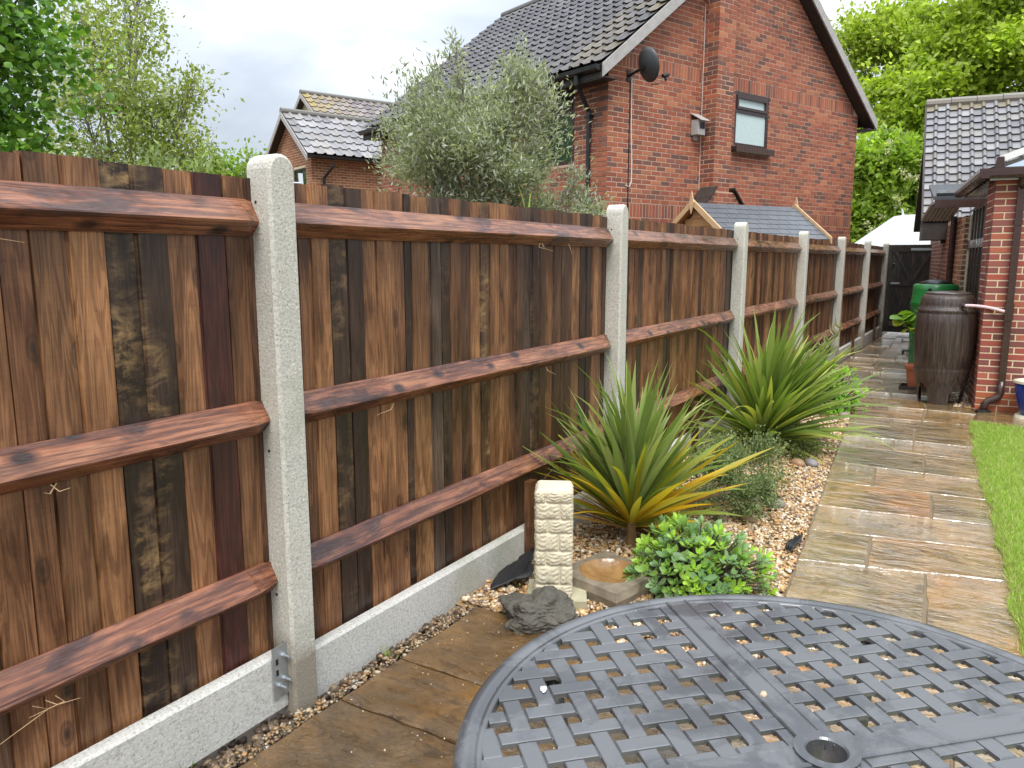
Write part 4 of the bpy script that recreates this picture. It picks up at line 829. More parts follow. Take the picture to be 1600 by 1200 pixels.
OL = [(.30, .32, .245), (.38, .40, .32), (.22, .24, .17), (.52, .54, .47), (.33, .345, .24)]
tree('olive_tree', 'silvery grey-green olive tree in front of the brick house', 'tree', at(8.3, -.26), [ell(-.35, 0, 3.15, .62, .55, 5832), ell(.2, .1, 3.2, .55, .55, 5508), ell(-.7, .1, 2.85, .55, .5, 4536), ell(.0, -.1, 2.75, .65, .55, 6156), ell(.36, 0, 2.7, .40, .5, 3564), ell(-.25, .1, 2.2, .6, .45, 4212), ell(.95, 0, 2.18, .45, .34, 3240), ell(1.2, .1, 1.95, .42, .35, 2106), ell(.45, 0, 2.1, .55, .4, 3564),
     ell(-.75, 0, 3.3, .13, .5, 396), ell(-.32, 0, 3.7, .13, .55, 504), ell(.3, 0, 3.62, .14, .42, 396), ell(-.55, .1, 3.5, .10, .4, 288), ell(.6, 0, 3.4, .12, .4, 288), ell(.95, 0, 2.6, .12, .3, 240)], .068, .27, OL, .06, M_barkl, sub=16, spread=.26, stems=3, upb=.55, fork=.45)
MP = [(.11, .24, .03), (.17, .33, .045), (.08, .185, .025), (.25, .43, .07), (.13, .27, .035)]
tree('maple_tree', 'dense dark green broadleaf tree at the top left corner', 'tree', at(7.2, -5.2), [ell(-.5, 0, 3.9, 1.0, .9, 3300), ell(.5, .2, 3.75, .75, .7, 2600), ell(-.2, 0, 2.9, .9, .6, 3300), ell(.45, .1, 2.7, .6, .5, 2000), ell(.3, 0, 4.5, .8, .5, 1700), ell(-.9, 0, 2.3, .8, .6, 2200), ell(.4, .2, 2.15, .55, .4, 1500)], .078, .9, MP, .12, kind='hex', sub=16, spread=.34, mat=M_leafd, upb=-.1)
BC = [(.28, .34, .09), (.35, .41, .13), (.23, .29, .08), (.42, .47, .19), (.32, .36, .14)]
tree('birch_tree', 'airy pale green tree with thin branches against the sky', 'tree', at(15, -7.3), [ell(0, 0, 5.2, 1.1, 1.1, 2448), ell(.75, 0, 4.6, .85, .8, 1836), ell(-.8, 0, 4.7, .9, .9, 1836), ell(.2, .2, 6.2, .85, .7, 1224), ell(-.6, 0, 6.1, .7, .6, 979), ell(0, 0, 3.7, 1.3, .8, 3060), ell(1.15, 0, 3.8, .6, .6, 1224), ell(-1.2, 0, 3.5, .9, .8, 1836), ell(.5, 0, 6.9, .4, .5, 367), ell(1.35, 0, 5.0, .4, .4, 367)], .105, .5, BC, .10, M_barkl, sub=15, spread=.30)
tree('willow_bush', 'light silvery leafed bush rising above the nearest fence bay', 'shrub', at(9.2, -4.3), [ell(-.2, 0, 2.35, .5, .4, 900), ell(.4, 0, 2.25, .5, .4, 900), ell(.9, 0, 2.1, .45, .35, 700), ell(-.8, 0, 2.2, .55, .4, 800), ell(.1, 0, 2.75, .3, .4, 260), ell(.6, 0, 2.65, .25, .35, 200)], .11, .30, [(.26, .33, .14), (.20, .28, .10), (.32, .38, .20)], .04, stems=3, upb=.5, sub=12)
tree('round_tree', 'small rounded yellow-green tree left of the farther houses', 'tree', at(26, -9.1), [ell(0, 0, 4.5, 1.2, .9, 2600), ell(-.9, 0, 4.0, 1.0, .9, 1800), ell(.8, 0, 4.0, .9, .9, 1800), ell(-.2, 0, 3.2, 1.4, .9, 2000), ell(-2.2, 1, 3.4, 1.2, .9, 1500)], .16, .6, [(.20, .30, .05), (.26, .36, .07), (.15, .24, .04)], .14, sub=18, spread=.28)
LM = [(.36, .46, .055), (.44, .54, .08), (.29, .39, .045), (.52, .60, .13)]
tree('lime_tree', 'airy bright green tree with dark forked limbs behind the brick gable', 'tree', at(31, 14.6), [ell(0, 0, 9.8, 2.0, 1.6, 4200), ell(1.4, 0, 8.0, 1.3, 1.0, 2600), ell(-1.3, 0, 10.2, 1.5, 1.2, 2600), ell(.6, 0, 10.9, 1.6, 1.2, 3000), ell(-.6, 0, 7.1, .9, .6, 900), ell(1.3, 0, 5.4, 1.2, .9, 2600), ell(2.2, 0, 9.6, 1.3, 1.2, 2600)], .20, .75, LM, .11, sub=22, spread=.21, fork=.5)
tree('sycamore_tree', 'tall dense bright green tree above the grey tiled roof', 'tree', at(27, 15.6), [ell(0, 0, 8.6, 2.2, 1.7, 6800), ell(2.3, 0, 8.9, 2.0, 1.8, 6200), ell(-2.0, 0, 7.3, 1.8, 1.4, 5400), ell(1.0, 0, 6.4, 2.2, 1.3, 5200), ell(3.3, 0, 7.0, 1.9, 1.5, 4200), ell(.8, 0, 10.4, 1.9, 1.2, 3600), ell(3.6, 0, 10.2, 1.6, 1.2, 3000), ell(-1.2, 0, 9.4, 1.5, 1.1, 3000)], .21, .8, LM[:3] + [(.37, .48, .07)], .15, sub=26, spread=.21, fork=.4)
t_ = tree('elder_tree', 'green tree with cream blossom heads beside the house gable corner', 'tree', at(25.5, 12.15), [ell(-.4, 0, 4.9, 1.1, 1.0, 3800), ell(.8, 0, 4.2, 1.2, 1.0, 4000), ell(-.5, 0, 3.4, 1.1, 1.0, 3600), ell(.7, 0, 2.8, 1.2, .9, 3200), ell(1.7, 0, 5.3, .9, .8, 2200), ell(2.0, 0, 3.4, .9, 1.1, 2600), ell(-.3, 0, 2.0, 1.0, .8, 2000)], .22, .7, [(.27, .39, .05), (.34, .48, .07), (.21, .31, .04), (.40, .51, .11)], .08, sub=18, spread=.28)
for k in range(26):
    p = RGT * rnd.uniform(-1.4, 1.6) + FWD * rnd.uniform(-1.3, -.9); pv, pf, pc = leaves(nr.normal(0, .06, (40, 3)), .06, 1.0, [(.62, .62, .42)], upb=1)
    link('blossom', npmesh('blossom', pv, pf, M_leaf, pc), t_, loc=(p.x, p.y, rnd.uniform(2.5, 5.3)))
tree('conifer_hedge', 'dark green hedge tree behind the white tent', 'tree', at(30, 16.3), [ell(0, 0, 4.6, 2.0, 1.4, 6000), ell(.2, 0, 2.6, 2.1, 1.5, 6000), ell(-2.5, 0, 3.2, 1.8, 1.5, 4500), ell(2.6, 0, 3.5, 1.8, 1.6, 4000)], .22, .5, [(.09, .19, .028), (.12, .25, .03), (.065, .14, .022)], .2, sub=20)
LR = [(.10, .20, .06), (.17, .27, .11), (.24, .33, .18)]
tree('laurel_bush', 'low glossy bush showing over the fence below the olive tree', 'shrub', at(6.6, -1.05), [ell(-.05, 0, 2.12, .22, .14, 420), ell(.35, 0, 2.02, .25, .12, 380), ell(.7, 0, 1.98, .2, .1, 260)], .06, .36, LR, .02, stems=3, sub=10, mat=M_leafd)
# ------------------------------------------------------------------ strap-leaved plants
def strap(L, w, droop, seg=7, fold=.35, tw=0.0):
    v = []; p = Vector((0, 0, 0)); th = 0
    for i in range(seg + 1):
        t = i / seg; ww = w * (.35 + .65 * min(1, t * 4)) * (1 - max(0, (t - .45) / .55) ** 1.5) + .0012
        d = Vector((math.cos(th), 0, math.sin(th))); nrm = Vector((-math.sin(th), 0, math.cos(th)))
        side = Vector((0, 1, 0)) * math.cos(tw * t) + nrm * math.sin(tw * t)
        v += [p + side * ww / 2 + nrm * fold * ww / 2, p, p - side * ww / 2 + nrm * fold * ww / 2]
        p = p + d * (L / seg); th -= droop / seg * (0.4 + 1.2 * t)
    f = [(3 * i + a, 3 * i + a + 1, 3 * i + a + 4, 3 * i + a + 3) for i in range(seg) for a in (0, 1)]
    return MB().add(v, f)
SM = [strap(L, w, dr_, tw=tw).mesh('leaf', M_leafo, True) for L, w, dr_, tw in ((.66, .039, .22, .2), (.74, .043, .4, -.3), (.82, .040, .3, .3), (.70, .038, .7, .5), (.78, .045, .12, -.2), (.84, .035, 1.0, .4), (.60, .041, .4, 0))]
def spiky(name, label, loc, n, zc, colf, tilt=(0, 0), sc=1.0, stem=True, emax=85):
    root = thing(name, label, 'plant', loc)
    if stem: MB().tube([(0, 0, -.04), (.01, 0, zc * .5), (0, 0, zc + .06)], [.042, .034, .030], 10).build('stem', M_stem, root)
    for i in range(n):
        t = (i + .5) / n; el = R(2 + (emax - 2) * t ** .66) + rnd.gauss(0, .09); az = i * 2.39996 + rnd.gauss(0, .15)
        k = SM[rnd.choice((0, 2, 4, 6)) if t < .15 else rnd.randrange(7)]; c = colf(t)
        d = Vector((math.cos(az) * math.cos(el) + tilt[0] * t, math.sin(az) * math.cos(el) + tilt[1] * t, math.sin(el))).normalized()
        az2 = math.atan2(d.y, d.x); el2 = math.asin(d.z)
        if stem and t < .24 and d.y < -.35 and abs(d.x) < .75: continue
        M_ = Matrix.Translation((d.x * .025, d.y * .025, zc - .06 + .16 * t)) @ Matrix.Rotation(az2, 4, 'Z') @ Matrix.Rotation(-el2, 4, 'Y') @ Matrix.Rotation(rnd.gauss(0, .35), 4, 'X') @ Matrix.Scale(sc * rnd.uniform(.82, 1.12) * (1 if t > .15 else .85), 4)
        link('leaf', k, root, M=M_, color=c)
    return root
def col1(t):
    if t < .10: return rnd.choice([(.30, .14, .07), (.45, .27, .08), (.24, .12, .06)])
    if t < .36: return rnd.choice([(.60, .36, .02), (.66, .42, .03), (.52, .36, .03), (.40, .33, .04), (.22, .27, .05)])
    if t < .48: return rnd.choice([(.32, .34, .05), (.16, .22, .05), (.11, .18, .06), (.40, .36, .04)])
    return rnd.choice([(.20, .27, .075), (.25, .33, .09), (.16, .22, .06), (.33, .40, .16), (.22, .29, .07), (.40, .44, .17)])
spiky('cordyline_plant', 'spiky green strap-leaved plant with yellow lower leaves behind the pillar', (-1.77, 4.21, 0), 250, .15, col1, sc=1.1)
def col2(t): return rnd.choice([(.19, .27, .06), (.25, .34, .08), (.16, .23, .055), (.33, .39, .11), (.40, .42, .09), (.28, .36, .10)])
cp = [o for o in bpy.data.objects if o.name.startswith('cordyline_plant')][0]
for k in range(26):   # dead leaves collapsed round the base
    az = rnd.uniform(-.4, 3.6) ; M_ = Matrix.Translation((0, 0, .12)) @ Matrix.Rotation(az, 4, 'Z') @ Matrix.Rotation(rnd.uniform(.12, .30), 4, 'Y') @ Matrix.Rotation(rnd.gauss(0, .6), 4, 'X') @ Matrix.Scale(rnd.uniform(.45, .75), 4)
    link('dead_leaf', SM[rnd.choice((0, 4, 6))], cp, M=M_, color=rnd.choice([(.16, .075, .04), (.24, .12, .06), (.10, .05, .03), (.30, .17, .09)]))
p2 = spiky('flax_plant', 'second spiky plant, olive green with arching leaves, farther along bed', (-1.72, 7.15, 0), 260, .10, col2, (.42, .05), 1.42, False, 78)
fs = MB().tube([(0, 0, .1), (.12, .06, .5), (.33, .18, .85), (.58, .3, 1.12)], [.014, .012, .010, .005], 6)
for k in range(34):
    t = .45 + .55 * k / 34; p = Vector((.58 * t ** 1.2, .3 * t ** 1.2, .1 + 1.02 * t)); a = rnd.uniform(0, 6.28); fs.tube([p, p + Vector((math.cos(a) * .05, math.sin(a) * .05, .045)), p + Vector((math.cos(a) * .06, math.sin(a) * .06, .11))], [.005, .009, .002], 5)
fs.build('flower_spike', simple('seed_spike', (.20, .19, .08), .6), p2)
spiky('strap_plant', 'tips of a bright green strap-leaved plant poking above the fence', at(5.6, .11, 1.90), 9, .02, lambda t: (.30, .42, .08), sc=.34, stem=False)
# ------------------------------------------------------------------ small shrubs in the bed
def rosette_bush(name, label, loc, rx, ry, rz, n, size, cols, per=9):
    root = thing(name, label, 'plant', loc); lm = []
    for w, cu in ((.42, .18), (.5, .05), (.38, .3)):
        v = []; L = size
        for i, (t, ww) in enumerate(((0, .15), (.3, .62), (.6, 1.0), (.85, .75), (1, .08))):
            z = cu * L * t * t - .08 * L * t; v += [(t * L, -ww * w * L / 2, z + .06 * L * ww), (t * L, 0, z), (t * L, ww * w * L / 2, z + .06 * L * ww)]
        lm.append(MB().add(v, [(3 * i + a, 3 * i + 3 + a, 3 * i + 4 + a, 3 * i + 1 + a) for i in range(4) for a in (0, 1)]).mesh('leaf', M_leafo, True))
    st = MB(); cnt = 0; m = MB()
    for k in range(n):
        ph = k * 2.39996; ct = 1 - (k + .5) / n * 1.02; sr = math.sqrt(max(0, 1 - ct * ct)); rr2 = rnd.uniform(.72, 1.12) * (1 + .16 * math.sin(3 * ph + 1) * sr); rs = rnd.uniform(.65, 1.25)
        p = Vector((math.cos(ph) * sr * rx * rr2, math.sin(ph) * sr * ry * rr2, .02 + max(0, ct) * rz * rr2)); ax_ = (Vector((p.x / rx, p.y / ry, p.z / rz + .5))).normalized()
        st.tube([(p.x * .2, p.y * .2, 0), p * .7, p], [.006, .005, .004], 5); q = ax_.to_track_quat('Z', 'Y').to_matrix().to_4x4(); base = rnd.choice(cols)
        for j in range(per):
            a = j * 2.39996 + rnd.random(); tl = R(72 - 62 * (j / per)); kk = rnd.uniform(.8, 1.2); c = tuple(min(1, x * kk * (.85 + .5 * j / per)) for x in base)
            M_ = Matrix.Translation(p - ax_ * (.03 * (1 - j / per))) @ q @ Matrix.Rotation(a, 4, 'Z') @ Matrix.Rotation(-(math.pi / 2 - tl), 4, 'Y') @ Matrix.Scale(rs * rnd.uniform(.7, 1.1) * (1 - .45 * j / per), 4)
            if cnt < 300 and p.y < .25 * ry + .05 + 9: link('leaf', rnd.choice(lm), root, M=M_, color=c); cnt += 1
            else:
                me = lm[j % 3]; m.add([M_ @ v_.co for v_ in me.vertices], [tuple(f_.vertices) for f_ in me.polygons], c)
    st.build('stem', M_bark, root)
    if m.v: stuff(m.build('foliage', M_leaf, root))
    return root
rosette_bush('sedum_plant', 'rounded fleshy-leaved green plant at the edge of the table', (-1.24, 3.83, 0), .34, .30, .31, 190, .074, [(.27, .43, .11), (.36, .54, .09), (.22, .36, .17), (.26, .38, .20), (.40, .58, .10)])
rosette_bush('hebe_plant', 'rounded bright lime green plant beyond the second spiky plant', (-1.52, 9.35, 0), .32, .40, .50, 190, .075, [(.28, .54, .05), (.34, .60, .08), (.22, .46, .05)], 7)
SB = [(.16, .21, .085), (.21, .26, .11), (.12, .165, .065), (.27, .32, .15)]
def low_shrub(name, label, base, clumps, size, asp, cols): return tree(name, label, 'shrub', base, clumps, size, asp, cols, .006, M_bark, sub=14, spread=.26, stems=2, upb=.45, fork=.25)
low_shrub('rock_rose_shrub', 'small loose grey-green shrub right of the yellow-based spiky plant', (-1.45, 5.2, 0), [(0, 0, .24, .24, .26, .20, 3800), (-.2, .15, .30, .22, .24, .18, 3200), (.2, -.1, .14, .22, .22, .12, 2400), (.05, .35, .28, .25, .25, .2, 3000), (-.1, -.3, .12, .2, .2, .1, 1400)], .028, .4, SB)
low_shrub('creeping_shrub', 'low sprawling small-leaved plant beneath the second spiky plant', (-1.38, 6.9, 0), [(0, 0, .09, .26, .30, .08, 3000), (-.15, .4, .11, .26, .30, .10, 2600), (-.02, .75, .09, .20, .28, .08, 2400), (-.25, -.35, .1, .25, .25, .08, 1600)], .026, .4, [(.20, .23, .075), (.27, .29, .11), (.15, .18, .055), (.33, .34, .14)])
wd = [(-2.2, 1.42), (-2.17, 1.22), (-2.16, 2.42), (-2.05, 3.38)]
for k, (x, y) in enumerate(wd): 
    b_ = blades('weed', np.array([(x, y, -.03)]) + nr.normal(0, .02, (14, 3)) * [1, 1, .1], (.04, .10 if k < 2 else .05), .008, [(.18, .26, .05), (.28, .33, .10)], M_grass, 1.4)
    b_['kind'] = 'thing'; tag(b_, ['pale grass weed growing under the nearest gravel board', 'second grass weed under the nearest gravel board, at frame bottom', 'tiny green weed in the gravel right of the nearest post', 'tiny weed beside the black fabric'][k], 'weed')

# ------------------------------------------------------------------ ornaments in the bed
def lump(name, label, cat, loc, r, mat, seg=14, rough=.25, seed=0, group=None, color=None, flat=1):
    q = random.Random(seed); v = []; f = []; n1 = 9 if seg < 30 else 20
    ph = [q.uniform(0, 6.28) for _ in range(8)]
    for i in range(n1 + 1):
        for k in range(seg):
            a, b = 2 * math.pi * k / seg, math.pi * i / n1
            w = 1 + rough * (.5 * math.sin(3 * a + ph[0] + 2 * b) + .4 * math.sin(5 * a + ph[1]) * math.sin(4 * b + ph[2]) + .3 * math.sin(2 * b * 3 + ph[3] + a)) + (q.random() - .5) * rough * .5
            v.append((math.sin(b) * math.cos(a) * r[0] * w, math.sin(b) * math.sin(a) * r[1] * w, max(-r[2] * .6, math.cos(b) * r[2] * w)))
    f = [(i * seg + k, (i + 1) * seg + k, (i + 1) * seg + (k + 1) % seg, i * seg + (k + 1) % seg) for i in range(n1) for k in range(seg)]
    o = MB().add(v, f).build(name, mat, smooth=True, loc=loc, color=color); o.rotation_euler = (0, 0, q.uniform(0, 3)); return tag(o, label, cat, group)
PY = (-1.80, 3.28, 0)
import bmesh
bm = bmesh.new(); bmesh.ops.create_icosphere(bm, subdivisions=5, radius=1.0)
for v_ in bm.verts:
    p = v_.co.copy(); d = 1 + .42 * mnoise.noise(p * 1.3 + Vector((3.1, 0, 0))) + .20 * mnoise.turbulence(p * 2.1, 5, True) - .14 + .12 * abs(mnoise.noise(p * 3.4)) + .05 * mnoise.noise(p * 11)
    v_.co = Vector((p.x * .185 * d, p.y * .15 * d, max(-.07, p.z * .10 * d)))
me = bpy.data.meshes.new('rock'); bm.to_mesh(me); bm.free(); me.materials.append(M_rock)
tag(link('rock', me, loc=(-1.73, 3.04, .04), rot=(0, 0, .6)), 'dark lichen-crusted rock in front of the cream pillar', 'rock')
pi_ = thing('stone_pillar', 'cream cast stone pillar shaped like stacked rough blocks', 'pillar', PY, R(28))
MB().box(-.13, .17, -.12, .14, -.03, .045).build('plinth', simple('lichened_cream_stone', (.36, .33, .22), .85, .4, 12, .6, bscale=40), pi_)
MB().box(-.083, .083, -.083, .083, .04, .60).build('core', M_pillar, pi_)
def rough_block(x0, x1, z0, z1, face, q):
    """one cushioned stone face with chiselled ridges"""
    nu_, nv_ = 13, 13; v = []
    for j in range(nv_ + 1):
        for i in range(nu_ + 1):
            s, t = i / nu_, j / nv_; d = .011 * (1 - (2 * s - 1) ** 4) ** .5 * (1 - (2 * t - 1) ** 4) ** .5 + (.0035 * math.sin(22 * t + 7 * math.sin(5 * s + face)) + (q.random() - .5) * .005 if 0 < i < nu_ and 0 < j < nv_ else 0)
            u = x0 + (x1 - x0) * s + (q.random() - .5) * .003; z = z0 + (z1 - z0) * t + (q.random() - .5) * .003; dd = .0835 + d
            v.append([(u, -dd, z), (dd, u, z), (-u, dd, z), (-dd, -u, z)][face])
    f = [(j * (nu_ + 1) + i, j * (nu_ + 1) + i + 1, (j + 1) * (nu_ + 1) + i + 1, (j + 1) * (nu_ + 1) + i) for j in range(nv_) for i in range(nu_)]
    return MB().add(v, f).build('block', M_pillar, pi_, smooth=True)
for face in range(4):
    z = .045
    for r_, h in enumerate((.07, .10, .075, .095, .07, .085, .06)):
        cut = (-.03, .035)[(r_ + face) % 2] + rnd.uniform(-.015, .015)
        rough_block(-.088, cut - .003, z + .003, z + h - .003, face, rnd); rough_block(cut + .003, .088, z + .003, z + h - .003, face, rnd); z += h
MB().lathe([(.0, .612), (.10, .611), (.118, .604), (.128, .592), (.127, .575)], 4).build('cap', M_pillar, pi_, rot=(0, 0, R(45)))
bb_ = thing('bird_bath', 'low square stone bird bath with rusty wet bowl', 'bird bath', (-1.62, 3.58, 0), R(-14))
sq = 24; v = []; f = []
def ring(fn): 
    for k in range(sq): v.append(fn(2 * math.pi * k / sq))
def sqr(a, h): m_ = max(abs(math.cos(a)), abs(math.sin(a))); return (math.cos(a) / m_ * h, math.sin(a) / m_ * h)
ring(lambda a: (*sqr(a, .20), -.03)); ring(lambda a: (*[c * rnd.uniform(.97, 1.03) for c in sqr(a, .215)], .045)); ring(lambda a: (*sqr(a, .205), .085)); ring(lambda a: (.165 * math.cos(a), .165 * math.sin(a), .088))
f = [(l * sq + k, l * sq + (k + 1) % sq, (l + 1) * sq + (k + 1) % sq, (l + 1) * sq + k) for l in range(3) for k in range(sq)]
MB().add(v, f).build('slab', M_bath, bb_)
MB().lathe([(.165, .088), (.155, .075), (.12, .05), (.06, .036), (0.001, .034)], 28).build('bowl', M_bathin, bb_, smooth=True)
CB = [(-1.28, 5.02, .05, (.30, .19, .10), 'tan cobble at the near edge of the small loose shrub'), (-1.19, 5.42, .055, (.22, .19, .18), 'grey cobble right of the small loose shrub'), (-1.20, 6.72, .055, (.22, .20, .20), 'purple-grey cobble, right one of a pair by the path'), (-1.30, 6.66, .055, (.30, .18, .10), 'brown cobble, left one of a pair by the path'), (-1.30, 9.05, .055, (.22, .17, .13), 'round cobble in front of the lime green plant'), (-1.42, 4.92, .04, (.20, .13, .10), 'small dark cobble behind the rounded fleshy plant')]
for k, (x, y, r_, c, l) in enumerate(CB): lump('cobble', l, 'stone', (x, y, r_ * .35), (r_ * 1.25, r_ * .9, r_ * .7), M_stone, 14, .06, 20 + k, 'cobbles in the gravel bed', c)
def cloth(name, label, pts, seed):
    q = random.Random(seed); v = []; n1, n2 = 8, 5
    A, B_, C_, D_ = [Vector(p) for p in pts]
    for j in range(n2 + 1):
        for i in range(n1 + 1): p = A.lerp(B_, i / n1).lerp(D_.lerp(C_, i / n1), j / n2); v.append((p.x + q.gauss(0, .006), p.y + q.gauss(0, .006), p.z + abs(q.gauss(0, .008))))
    o = MB().add(v, [(j * 9 + i, j * 9 + i + 1, j * 9 + i + 10, j * 9 + i + 9) for j in range(n2) for i in range(n1)]).build(name, M_fab, smooth=True)
    so_ = o.modifiers.new('thick', 'SOLIDIFY'); so_.thickness = .004; return tag(o, label, 'fabric')
cloth('weed_fabric', 'torn black weed fabric folded beside the cream pillar', [(-2.13, 3.17, .012), (-1.98, 3.36, .05), (-2.12, 3.66, .10), (-2.20, 3.42, .015)], 1)
cloth('fabric_scrap', 'small black fabric scrap sticking out at the path edge', [(-.95, 4.60, .012), (-.88, 4.55, .025), (-.87, 4.80, .045), (-.93, 4.83, .02)], 2)

# ------------------------------------------------------------------ water butts and pots
b_ = thing('water_butt', 'dark brown wood-effect barrel water butt on legs by the wall', 'water butt', (-.47, 10.64, 0))
pr = [(.235, 0), (.245, .07), (.255, .14), (.262, .20), (.27, .245), (.285, .30), (.305, .40), (.309, .425), (.302, .44), (.312, .455), (.326, .62), (.333, .80), (.331, .97), (.322, 1.085), (.312, 1.10), (.325, 1.115), (.320, 1.14), (.300, 1.155), (.296, 1.20), (.285, 1.27), (.262, 1.305), (.235, 1.318), (.0, 1.32)]
seg = 56
def legs(i, k):
    if i > 3: return False
    ph = (k + .5) / seg * 4 % 1; arch = [.0, .0, .05, .10][i]; return .31 + arch < ph < .69 - arch
MB().lathe(pr, seg, skip=legs).build('barrel', M_butt, b_, smooth=True)
MB().lathe([(.262, .245), (.235, .243), (.0, .242)], seg).lathe([(.225, 0), (.235, .12), (.25, .243)], seg, skip=lambda i, k: .31 < (k + .5) / seg * 4 % 1 < .69).build('base', M_black, b_)
MB().lathe([(.238, 1.316), (.243, 1.325), (.238, 1.338), (.12, 1.352), (0.001, 1.358)], 40).build('lid', simple('lid_plastic', (.075, .06, .055), .22, .1, 5, .03), b_, smooth=True)
b2_ = thing('water_butt', 'green plastic water butt with black lid, behind the brown one', 'water butt', (-.72, 12.5, 0))
pr = [(.26, 0), (.275, .3), (.285, .62), (.292, .64), (.285, .66), (.29, .9), (.30, 1.08), (.307, 1.10), (.307, 1.13), (.295, 1.15), (.29, 1.30), (.283, 1.37), (.25, 1.385), (0.001, 1.387)]
MB().lathe(pr, 48).build('barrel', M_green, b2_, smooth=True); MB().lathe([(.22, 1.386), (.225, 1.40), (.10, 1.44), (.001, 1.455)], 32).build('lid', M_black, b2_, smooth=True)
MB().tube([(-.05, -.288, 1.31), (-.052, -.296, 1.31)], .022, 12).build('overflow_hole', M_black, b2_); MB().tube([(-.27, -.05, .42), (-.36, -.07, .42)], .02, 8).tube([(-.34, -.066, .42), (-.345, -.067, .36)], .014, 8).build('tap', M_black, b2_)
hx_ = Vector((math.cos(RR), math.sin(RR), 0)); hyv = Vector((-math.sin(RR), math.cos(RR), 0)); pa = Vector(RC) + hx_ * (.235 - .04) + hyv * -.06
ho = thing('filler_hose', 'pale pink ribbed hose from downpipe to brown water butt', 'hose', (0, 0, 0))
s0, s1 = Vector((-.31, 10.36, 1.20)), Vector((pa.x, pa.y - .02, 1.15)); hm = MB(); N = 40
hm.tube([s0.lerp(s1, t / N) + Vector((0, 0, .02 * math.sin(math.pi * t / N))) for t in range(N + 1)], [.0155 if k % 2 else .0185 for k in range(N + 1)], 10); hm.build('tube', M_pink, ho)
MB().tube([s0, s0.lerp(s1, .07)], .026, 10).build('connector', M_black, ho)
po = thing('terracotta_pot', 'terracotta pot on a brown tray half hidden by brown water butt', 'pot', (-.80, 11.55, 0))
MB().lathe([(.001, .02), (.10, .02), (.135, .28), (.15, .28), (.155, .33), (.14, .335), (.125, .29), (.001, .28)], 28).build('body', M_terra, po, smooth=False)
MB().box(-.19, .16, -.16, .16, .0, .012).box(-.19, -.175, -.16, .16, .012, .05).box(.145, .16, -.16, .16, .012, .05).box(-.175, .145, -.16, -.145, .012, .05).box(-.175, .145, .145, .16, .012, .05).build('tray', M_dkbrown, po)
sp = thing('fig_sapling', 'young leafy sapling growing from the terracotta pot', 'plant', (-.80, 11.55, .28))
MB().tube([(0, 0, 0), (-.02, -.02, .3), (-.10, -.05, .52), (-.22, -.08, .66)], [.012, .010, .008, .004], 7).tube([(-.05, -.03, .4), (-.06, -.05, .62), (-.1, -.04, .82)], [.007, .005, .003], 6).build('stem', M_bark, sp)
lv_ = []; prf = ((0, .1), (.2, .7), (.5, 1), (.8, .7), (1, .06))
for t, w in prf: lv_ += [(t * .17, -w * .075, .012 * w - .05 * t * t), (t * .17, 0, -.05 * t * t), (t * .17, w * .075, .012 * w - .05 * t * t)]
FL = MB().add(lv_, [(3 * i + a, 3 * i + 3 + a, 3 * i + 4 + a, 3 * i + 1 + a) for i in range(4) for a in (0, 1)]).mesh('leaf', M_leafo, True)
for k in range(24):
    t = rnd.random(); p = Vector((-.10, -.05, .52)).lerp(Vector((-.24, -.09, .68)), t) if k % 2 else Vector((-.055, -.04, .5)).lerp(Vector((-.1, -.04, .84)), t)
    M_ = Matrix.Translation(p) @ Matrix.Rotation(rnd.uniform(0, 6.28), 4, 'Z') @ Matrix.Rotation(rnd.uniform(-.5, .6), 4, 'Y') @ Matrix.Rotation(rnd.gauss(0, .4), 4, 'X') @ Matrix.Scale(rnd.uniform(.7, 1.2), 4)
    link('leaf', FL, sp, M=M_, color=rnd.choice([(.20, .34, .04), (.26, .40, .05), (.15, .28, .05), (.38, .44, .05)]))
bp = thing('blue_pot', 'blue glazed pot with cream rim at the right edge', 'pot', (.47, 10.10, 0))
MB().lathe([(.001, .03), (.12, .03), (.16, .15), (.19, .28), (.20, .36), (.195, .38)], 36).build('body', M_blue, bp, smooth=True)
MB().lathe([(.195, .38), (.215, .385), (.215, .41), (.19, .415), (.175, .39), (.001, .33)], 36).build('rim', M_cream, bp); MB().lathe([(.001, .029), (.17, .029), (.18, .0)], 24).build('saucer', M_cream, bp)

# ------------------------------------------------------------------ round lattice table
TX, TY, TZ, TR = -.215, 1.575, .72, .775
tb = thing('garden_table', 'round dark grey cast metal table with woven lattice top', 'table', (TX, TY, 0), R(45))
MB().lathe([(TR - .062, TZ - .022), (TR - .062, TZ - .004), (TR - .058, TZ), (TR - .046, TZ), (TR - .043, TZ - .004), (TR - .040, TZ), (TR - .014, TZ + .001), (TR - .004, TZ - .004), (TR, TZ - .014), (TR - .004, TZ - .03), (TR - .02, TZ - .034), (TR - .062, TZ - .022)], 120).build('rim', M_table, tb, smooth=True)
MB().lathe([(.062, TZ + .003), (.066, TZ + .007), (.040 + .004, TZ + .007), (.040, TZ + .003), (.040, TZ - .06), (.046, TZ - .06), (.062, TZ + .003)][::-1], 48).build('umbrella_ring', M_table, tb, smooth=False)
for ax_ in (0, 1):
    for s_ in (-1, 1):
        a, b = (.055, TR - .05); w = .034
        pr_ = [(-w, -.018), (w, -.018), (w, .002), (w - .003, .0055), (w - .008, .0055), (w - .011, .0025), (-w + .011, .0025), (-w + .008, .0055), (-w + .003, .0055), (-w, .002)]
        if ax_ == 0: MB().prism(pr_, (s_ * a, 0, TZ), (0, 1, 0), (0, 0, 1), (s_ * (b - a), 0, 0)).build('spoke', M_table, tb)
        else: MB().prism(pr_, (0, s_ * a, TZ), (1, 0, 0), (0, 0, 1), (0, s_ * (b - a), 0)).build('spoke', M_table, tb)
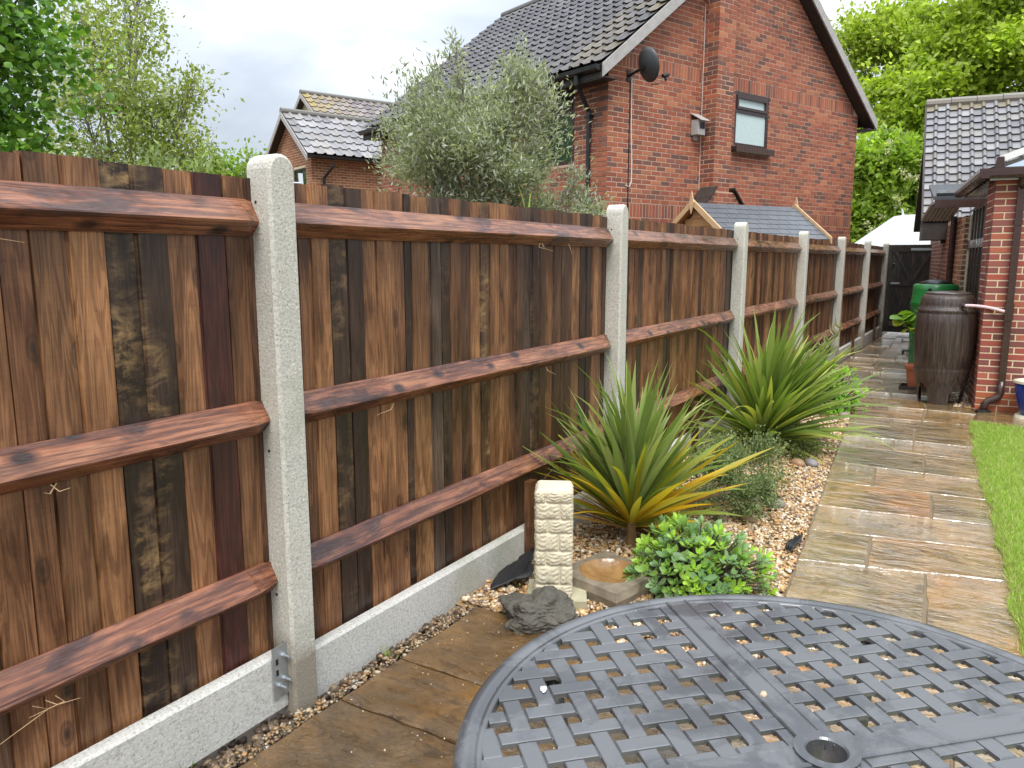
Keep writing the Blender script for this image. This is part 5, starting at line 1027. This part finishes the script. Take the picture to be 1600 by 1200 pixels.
PT, SWD = .0795, .0203      # weave pitch, half strip width
def strip(axis, c, u0, u1, par):
    """strip at cross position c running from u0 to u1, passing over and under its neighbours"""
    us = [u0]; k0 = math.floor(u0 / PT) - 1; ev = []
    for k in range(k0, math.ceil(u1 / PT) + 2):
        cu = (k + .5) * PT; over = (k + par) % 2 == 0; hf = PT - SWD - .0055 if over else SWD + .002; ev.append((cu - hf, cu + hf, over))
    pts = []
    for a, b, ovr in ev:
        if b < u0 or a > u1: continue
        hgt = 0.0 if ovr else -.0045
        pts += [(max(a, u0), hgt), (min(b, u1), hgt)]
    if not pts: return
    if pts[0][0] > u0 + .001: pts.insert(0, (u0, pts[0][1]))
    if pts[-1][0] < u1 - .001: pts.append((u1, pts[-1][1]))
    v = []; n = 6
    for u, z in pts:
        sec = [(-SWD, -.012), (-SWD, -.0012), (-SWD + .0025, 0), (SWD - .0025, 0), (SWD, -.0012), (SWD, -.012)]
        for s_, dz in sec: v.append((u, c + s_, TZ - .001 + z + dz) if axis == 0 else (c + s_, u, TZ - .001 + z + dz))
    f = [(j * n + i, (j + 1) * n + i, (j + 1) * n + (i + 1) % n, j * n + (i + 1) % n) for j in range(len(pts) - 1) for i in range(n)] + [tuple(range(n))[::-1], tuple(range((len(pts) - 1) * n, len(pts) * n))]
    if axis == 0: f = [q[::-1] for q in f]
    MB().add(v, [q[::-1] for q in f]).build('lattice_strip', M_table, tb)
for axis in (0, 1):
    for k in range(-9, 9):
        c = (k + .5) * PT; e_ = abs(c) + SWD; 
        if e_ > TR - .07: 
            if abs(c) > TR - .075: continue
        L = math.sqrt(max(0, (TR - .058) ** 2 - c * c))
        if L < .08: continue
        par = (k + (0 if axis == 0 else 1)) % 2
        for a, b in ((-L, -.032), (.032, L)): strip(axis, c, a, b, par)
for s1_, s2_ in ((1, 1), (1, -1), (-1, 1), (-1, -1)):
    MB().tube([(s1_ * .46, s2_ * .46, TZ - .03), (s1_ * .44, s2_ * .44, .55), (s1_ * .36, s2_ * .36, .35), (s1_ * .38, s2_ * .38, .15), (s1_ * .46, s2_ * .46, .0)], [.022, .022, .02, .02, .024], 10).build('leg', M_table, tb, smooth=True)
tag(lump('bird_dropping', 'white bird dropping on the left side of the table', 'dropping', (-.83, 1.47, TZ + .001), (.014, .008, .003), M_white, 12, .35, 3), 'white bird dropping on the left side of the table', 'dropping')
tag(lump('pebble', 'pale pebble lying on the table left of its centre ring', 'stone', (-.38, 1.72, TZ + .004), (.012, .008, .006), M_stone, 12, .2, 5, None, (.45, .36, .24)), 'pale pebble lying on the table left of its centre ring', 'stone')
